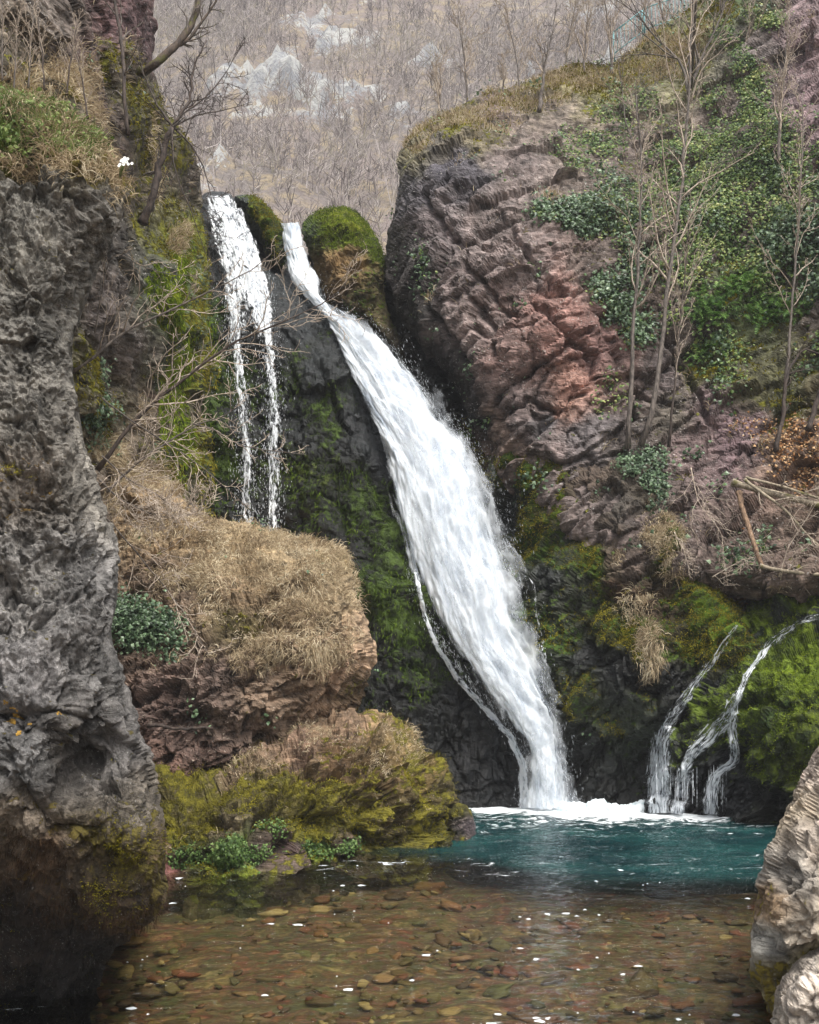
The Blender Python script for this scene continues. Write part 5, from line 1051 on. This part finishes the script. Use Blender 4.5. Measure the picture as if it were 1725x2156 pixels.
for k, (u, v, d, h, lx, lb) in enumerate(rt):
    tree('bare_tree', [(u, v + 12, d), (u + lx * .2, v - h * .35, d + .1), (u + lx * .7, v - h * .7, d + .1), (u + lx, v - h, d + .2)], .032 + .012 * (k % 3), .010, lb, 'tree', BK1, BK3, 3, (14, 7, 4), .40, .12, .5, .0, .0065, 120 + k, G2, upb=.45)
# left side trees
G3 = 'bare trees rooted on the left cliff'
tree('bare_tree', [(296, 150, 20.2), (315, 142, 20.0), (345, 128, 20.0), (375, 92, 20.1), (400, 58, 20.2), (418, 20, 20.3), (425, -40, 20.4)], .10, .05, 'thick dark mossy limb curving up and out from the left cliff', 'tree', BKM, BK1, 3, (9, 5, 3), .25, .35, .6, .01, .007, 140, G3,
     extra=[([(372, 98, 20.1), (400, 80, 20.2), (430, 40, 20.3), (465, -10, 20.4)], .04, .02)])
tree('bare_tree', [(300, 470, 19.6), (318, 430, 19.5), (332, 370, 19.5), (348, 310, 19.5), (364, 266, 19.5)], .09, .06, 'dark leaning tree with a broom of twigs above the thin fall', 'tree', BK2, BK1, 2, (5, 4), .3, .4, .9, 0, .007, 141, G3,
     extra=[([(364, 266, 19.5), (385, 235, 19.6), (402, 215, 19.7), (404, 160, 19.8), (420, 110, 19.9), (436, 85, 20)], .04, .012, (14, 7)), ([(364, 266, 19.5), (400, 300, 19.2), (425, 340, 19.2), (440, 390, 19.2), (448, 430, 19.2)], .025, .006, (12, 6)), ([(364, 266, 19.5), (362, 320, 19.0), (370, 380, 19.0), (400, 430, 19), (420, 500, 19), (452, 580, 19)], .02, .004, (12, 6)),
            ([(364, 266, 19.5), (330, 220, 19.6), (300, 150, 19.7), (290, 100, 19.7)], .025, .006, (10, 5)), ([(364, 266, 19.5), (420, 240, 19.8), (480, 230, 20), (530, 215, 20.3)], .02, .005, (12, 6)), ([(385, 240, 19.5), (440, 200, 19.8), (480, 150, 20), (500, 100, 20.3)], .02, .005, (12, 6))])
tree('bare_tree', [(270, 285, 16.6), (262, 210, 16.5), (262, 150, 16.6), (256, 90, 16.7), (245, 30, 16.8), (236, -40, 16.9)], .035, .03, 'bare crooked stem hanging down the reddish top of the left cliff', 'tree', BK2, BK1, 2, (7, 4), .25, .1, .7, 0, .006, 142, G3)
for k, (u, v, h, lx) in enumerate([(60, 185, 210, 15), (95, 190, 190, -20), (30, 190, 170, 10), (140, 200, 160, 25), (5, 170, 180, 0), (185, 250, 170, -30)]):
    tree('bare_shrub', [(u, v, 11.5), (u + lx * .3, v - h * .4, 11.5), (u + lx, v - h, 11.6)], .012, .004, ['tall twiggy shrub second from the left on top of the grey rock face', 'twiggy shrub in the middle on top of the grey rock face', 'leftmost but one thin shrub on top of the grey rock face', 'twiggy shrub leaning right on top of the grey rock face', 'twiggy shrub at the very left edge on top of the grey rock face', 'shrub leaning left at the shoulder of the grey rock face'][k],
         'shrub', BK2 if k % 2 else BK1, BK3, 3, (12, 6, 4), .35, .1, .5, .0, .0025, 150 + k, 'twiggy shrubs on top of the grey rock face', upb=.4)
# overhanging branches, in front of the thin fall
G4 = 'bare branches reaching across from the left bank'
ob = [([(150, 785, 12.2), (185, 765, 12.2), (250, 702, 12.3), (300, 680, 12.4), (350, 656, 12.5), (430, 618, 12.6), (500, 586, 12.7), (545, 560, 12.8), (572, 534, 12.8)], .022, .005, 'long branch rising right across the top of the twin strands', (22, 7), .28),
      ([(205, 990, 12.0), (240, 940, 12.0), (300, 862, 12.1), (350, 828, 12.2), (400, 790, 12.2), (440, 752, 12.3), (480, 726, 12.3), (550, 694, 12.4), (620, 668, 12.5), (690, 640, 12.6), (712, 612, 12.6), (733, 590, 12.6)], .03, .004, 'longest branch, reaching right as far as the main fall', (26, 8), .28),
      ([(225, 1036, 11.6), (280, 982, 11.7), (340, 938, 11.8), (415, 893, 11.9), (490, 872, 12.0), (510, 840, 12.0)], .018, .004, 'thin branch arching over the foot of the thin fall', (18, 8), .34),
      ([(215, 838, 11.4), (240, 862, 11.4), (325, 917, 11.5), (380, 950, 11.6), (430, 987, 11.7), (480, 1030, 11.8), (530, 1076, 11.9)], .010, .004, 'branch sagging down to the right towards the dry grass', (12, 5), .3),
      ([(405, 892, 11.8), (450, 902, 11.9), (500, 937, 12), (560, 948, 12.1), (645, 957, 12.2)], .009, .0035, 'nearly level twig crossing both strands of the thin fall', (10, 5), .3),
      ([(200, 700, 11.8), (225, 560, 11.8), (240, 520, 11.8), (290, 560, 11.9), (360, 580, 12), (420, 580, 12.1)], .009, .0035, 'fine arching twig above the long branches', (10, 5), .3),
      ([(210, 1010, 11.2), (250, 1050, 11.2), (310, 1080, 11.3), (370, 1095, 11.4), (430, 1070, 11.5)], .012, .004, 'low tangle of dead twigs over the dry bank', (30, 10), .45),
      ([(215, 960, 11.0), (270, 1010, 11.0), (330, 1040, 11.1), (380, 1080, 11.2)], .010, .004, 'short twiggy branch just above the low tangle of dead twigs', (24, 8), .5),
      ([(215, 1080, 11.2), (260, 1130, 11.2), (310, 1190, 11.3), (350, 1240, 11.4), (390, 1290, 11.5), (440, 1380, 11.5)], .011, .003, 'dead twig spray trailing down the bluff past the ivy bush', (14, 6), .35)]
for k, (pth, r0, r1, lb, nn_, lf) in enumerate(ob):
    tree('overhanging_branch', pth, r0, r1, lb, 'branch', BK1 if k != 1 else BK2, BK3, 2, nn_, lf, .12, .8, .015, .0045, 160 + k, G4, upb=.15, wob=.2)
tree('dead_stick', [(312, 1526, 17.6), (340, 1528, 17.55), (380, 1535, 17.5), (420, 1532, 17.5), (446, 1533, 17.5)], .035, .02, 'dead stick jutting level from under the bluff', 'stick', BK2, BK2, 1, (3,), .15, .3, .6, 0, .008, 170)
# fallen logs
G5 = 'fallen logs on the slope below the cliff'
LB = bark_mat('bare_wood_bark', '#6a6050', '#9c907c', '#5c582c', .15)
for k, (pth, r0, r1, lb, nb) in enumerate([
    ([(1542, 1016, 22.6), (1600, 1032, 22.3), (1680, 1052, 22.0), (1760, 1075, 21.7), (1900, 1110, 21.3)], .085, .07, 'thickest pale fallen log sloping down to the right edge', 0),
    ([(1570, 1006, 22.4), (1640, 1022, 22.0), (1725, 1050, 21.8), (1850, 1080, 21.5)], .035, .025, 'thin pale pole lying just above the thickest log', 4),
    ([(1556, 1036, 22.4), (1562, 1070, 22.2), (1577, 1112, 21.9), (1592, 1160, 21.6), (1608, 1198, 21.4)], .065, .05, 'upright leaning brown log below the thickest one', 0),
    ([(1600, 1192, 21.4), (1650, 1202, 21.2), (1700, 1208, 21.0), (1800, 1214, 20.7)], .045, .03, 'slim level log resting on top of the mossy mound', 5),
    ([(1568, 1010, 22.2), (1600, 1035, 21.9), (1640, 1062, 21.7), (1665, 1085, 21.6), (1700, 1128, 21.4), (1740, 1165, 21.2)], .04, .02, 'crooked thin trunk crossing over the thickest log', 8)]):
    tree('fallen_log', pth, r0, r1, lb, 'log', LB if k != 2 else bark_mat('brown_log_bark', '#4c3a2c', '#8a7058'), BK3, 2 if nb else 0, (nb, 5), .3, .15, .8, 0, .006, 180 + k, G5, jit=.06)
for k, (pth, lb) in enumerate([([(1420, 1120, 22.4), (1440, 1160, 22.2), (1452, 1200, 22.1)], 'tangle of dead roots left of the upright log'), ([(1640, 1215, 21.3), (1660, 1150, 21.2), (1700, 1090, 21.1), (1730, 1040, 21.0)], 'dead twig thicket at the right edge under the logs'), ([(1500, 1215, 21.8), (1560, 1180, 21.6), (1620, 1165, 21.5)], 'dead twigs over the moss left of the slim log'),
                               ([(1455, 985, 22.9), (1470, 1060, 22.6), (1520, 1120, 22.4), (1525, 1180, 22.3)], 'drooping dead twigs under the mossy ledge left of the logs')]):
    tree('dead_twigs', pth, .012, .005, lb, 'twigs', BK3, BK3, 2, (16, 6), .5, .02, 1.1, -.03, .005, 190 + k, 'dead twigs around the fallen logs', upb=-.1, wob=.25)

# ================================================================== FENCE
N = NT('turquoise_paint'); co = N.coord(); nn_ = N.noise(co, 3, 5)
N.surface(N.n('ShaderNodeBsdfPrincipled', Base_Color=N.mix(N.mrange(nn_, .4, .65), srgb('#4f8f95'), srgb('#7aa5a8')), Roughness=.5).outputs[0]); M_TURQ = N.m
fe = empty('fence', tuple(P3(1360, 90, 34))); tag(fe, 'turquoise metal railing climbing the top of the cliff', 'fence')
pts_t = [P3(1292, 68, 34), P3(1352, 22, 34), P3(1356, 18, 34), P3(1440, -12, 34.5), P3(1560, -60, 35)]
dn_ = np.array([0, 0, -1.0])
for a_, b_ in ((0, 1), (2, 3), (3, 4)):
    A_, B_ = pts_t[a_], pts_t[b_]
    mesh_obj('rail', *tube(np.array([A_, B_]), [.025, .025], 6), M_TURQ, parent=fe); mesh_obj('rail', *tube(np.array([A_ + dn_ * .85, B_ + dn_ * .85]), [.02, .02], 6), M_TURQ, parent=fe)
    nb = int(np.linalg.norm(B_ - A_) / .17)
    for k in range(nb + 1):
        p = A_ + (B_ - A_) * k / nb; post = k in (0, nb)
        mesh_obj('post' if post else 'bar', *tube(np.array([p, p + dn_ * (1.15 if post else .85)]), [.03 if post else .010] * 2, 6), M_TURQ, parent=fe)

# ================================================================== STONES IN THE POOL, FLECKS
def stone(c, r, flat, rng):
    n, m = 10, 7; th = np.linspace(0, 2 * math.pi, n + 1)[:n]; ph = np.linspace(-1.4, 1.4, m)
    V = np.stack([(np.cos(ph)[:, None] * np.cos(th)).ravel(), (np.cos(ph)[:, None] * np.sin(th)).ravel(), np.repeat(np.sin(ph), n)], 1)
    sc = 1 + .7 * fbm(V * 1.3 + rng.random(3) * 50, 2); a = rng.uniform(0, 6.3); R_ = rotm(rng.normal() * .15, rng.normal() * .15, a)
    V = (V * sc[:, None] * np.array([r * 1.4, r * .9, r * flat])) @ R_.T + c
    i = np.arange(m - 1)[:, None] * n; j = np.arange(n)[None]; j2 = (j + 1) % n
    return V, [np.stack([i + j, i + j2, i + n + j2, i + n + j], -1).reshape(-1, 4), ((m - 1) * n + np.arange(n))[None], np.arange(n)[None, ::-1]]
rng = np.random.default_rng(12); st = []
for k in range(1700):
    y = 8.5 + 12 * rng.random() ** 1.3; x = rng.uniform(-.42, .42) * y
    r = .03 + .09 * rng.random() ** 3 + (.16 * rng.random() if rng.random() < .04 else 0)
    if y > 17.2 + max(0, 2.2 - x) * .9: continue
    z = -.42 - .018 * max(0, y - 8)
    st.append(stone(np.array([x, y, z + r * .15]), r, .38, rng))
V, F = merge(st)
tag(mesh_obj('pebbles', V, F, leaf_mat('river_pebble', ['#4a3826', '#5c4a30', '#74402e', '#5c5a34', '#6c5838', '#4c4a30', '#84663e', '#7a4a38', '#a08a5c'], .6, 0, .5, .85, .3), origin=(0, 12, -.4)), 'red, ochre and greenish stones on the bed of the clear shallows', None, None, 'stuff')
# white flecks set on the near water to stand for its sparkles
rng = np.random.default_rng(21); fk = []
for k in range(250):
    y = 9.5 + 7.5 * rng.random() ** 2.8; x = rng.uniform(-.30, .40) * y
    if perlin(np.array([[x * .45, y * .9, 3.]]))[0] + .25 * rng.random() < .06: continue
    a = .008 + .05 * rng.random() ** 2.4; b = a * rng.uniform(.3, .8); n = 9; th = np.linspace(0, 2 * math.pi, n + 1)[:n]; rr = 1 + .38 * rng.normal(size=n)
    ring = np.stack([x + a * np.cos(th) * rr, y + b * np.sin(th) * rr * 1.4, 0 * th + .022], 1)
    fk.append((np.concatenate([ring, [[x, y, .034]]]), [np.array([[i, (i + 1) % n, n] for i in range(n)])]))
V, F = merge(fk); tag(mesh_obj('sparkle_flecks', V, F, M_DROP, origin=(0, 12, 0)), 'small white flecks standing in for sparkles on the near shallows', None, None, 'stuff')

# ================================================================== HAZE
bpy_box = np.array([[x, y, z] for x in (-230, 260) for y in (-60, 420) for z in (-4.5, 330)], float)
N = NT('haze_air'); vol = N.n('ShaderNodeVolumePrincipled', Color=(.93, .95, 1.0, 1), Density=.0007); vol.inputs['Anisotropy'].default_value = 0.0
N.t.links.new(vol.outputs[0], N.out.inputs['Volume'])
tag(mesh_obj('haze', bpy_box, [np.array([[0, 1, 3, 2], [4, 6, 7, 5], [0, 4, 5, 1], [2, 3, 7, 6], [0, 2, 6, 4], [1, 5, 7, 3]])], N.m, smooth=False), 'thin pale haze over the gorge', None, None, 'stuff')
print('all', round(time.time() - T0, 1))
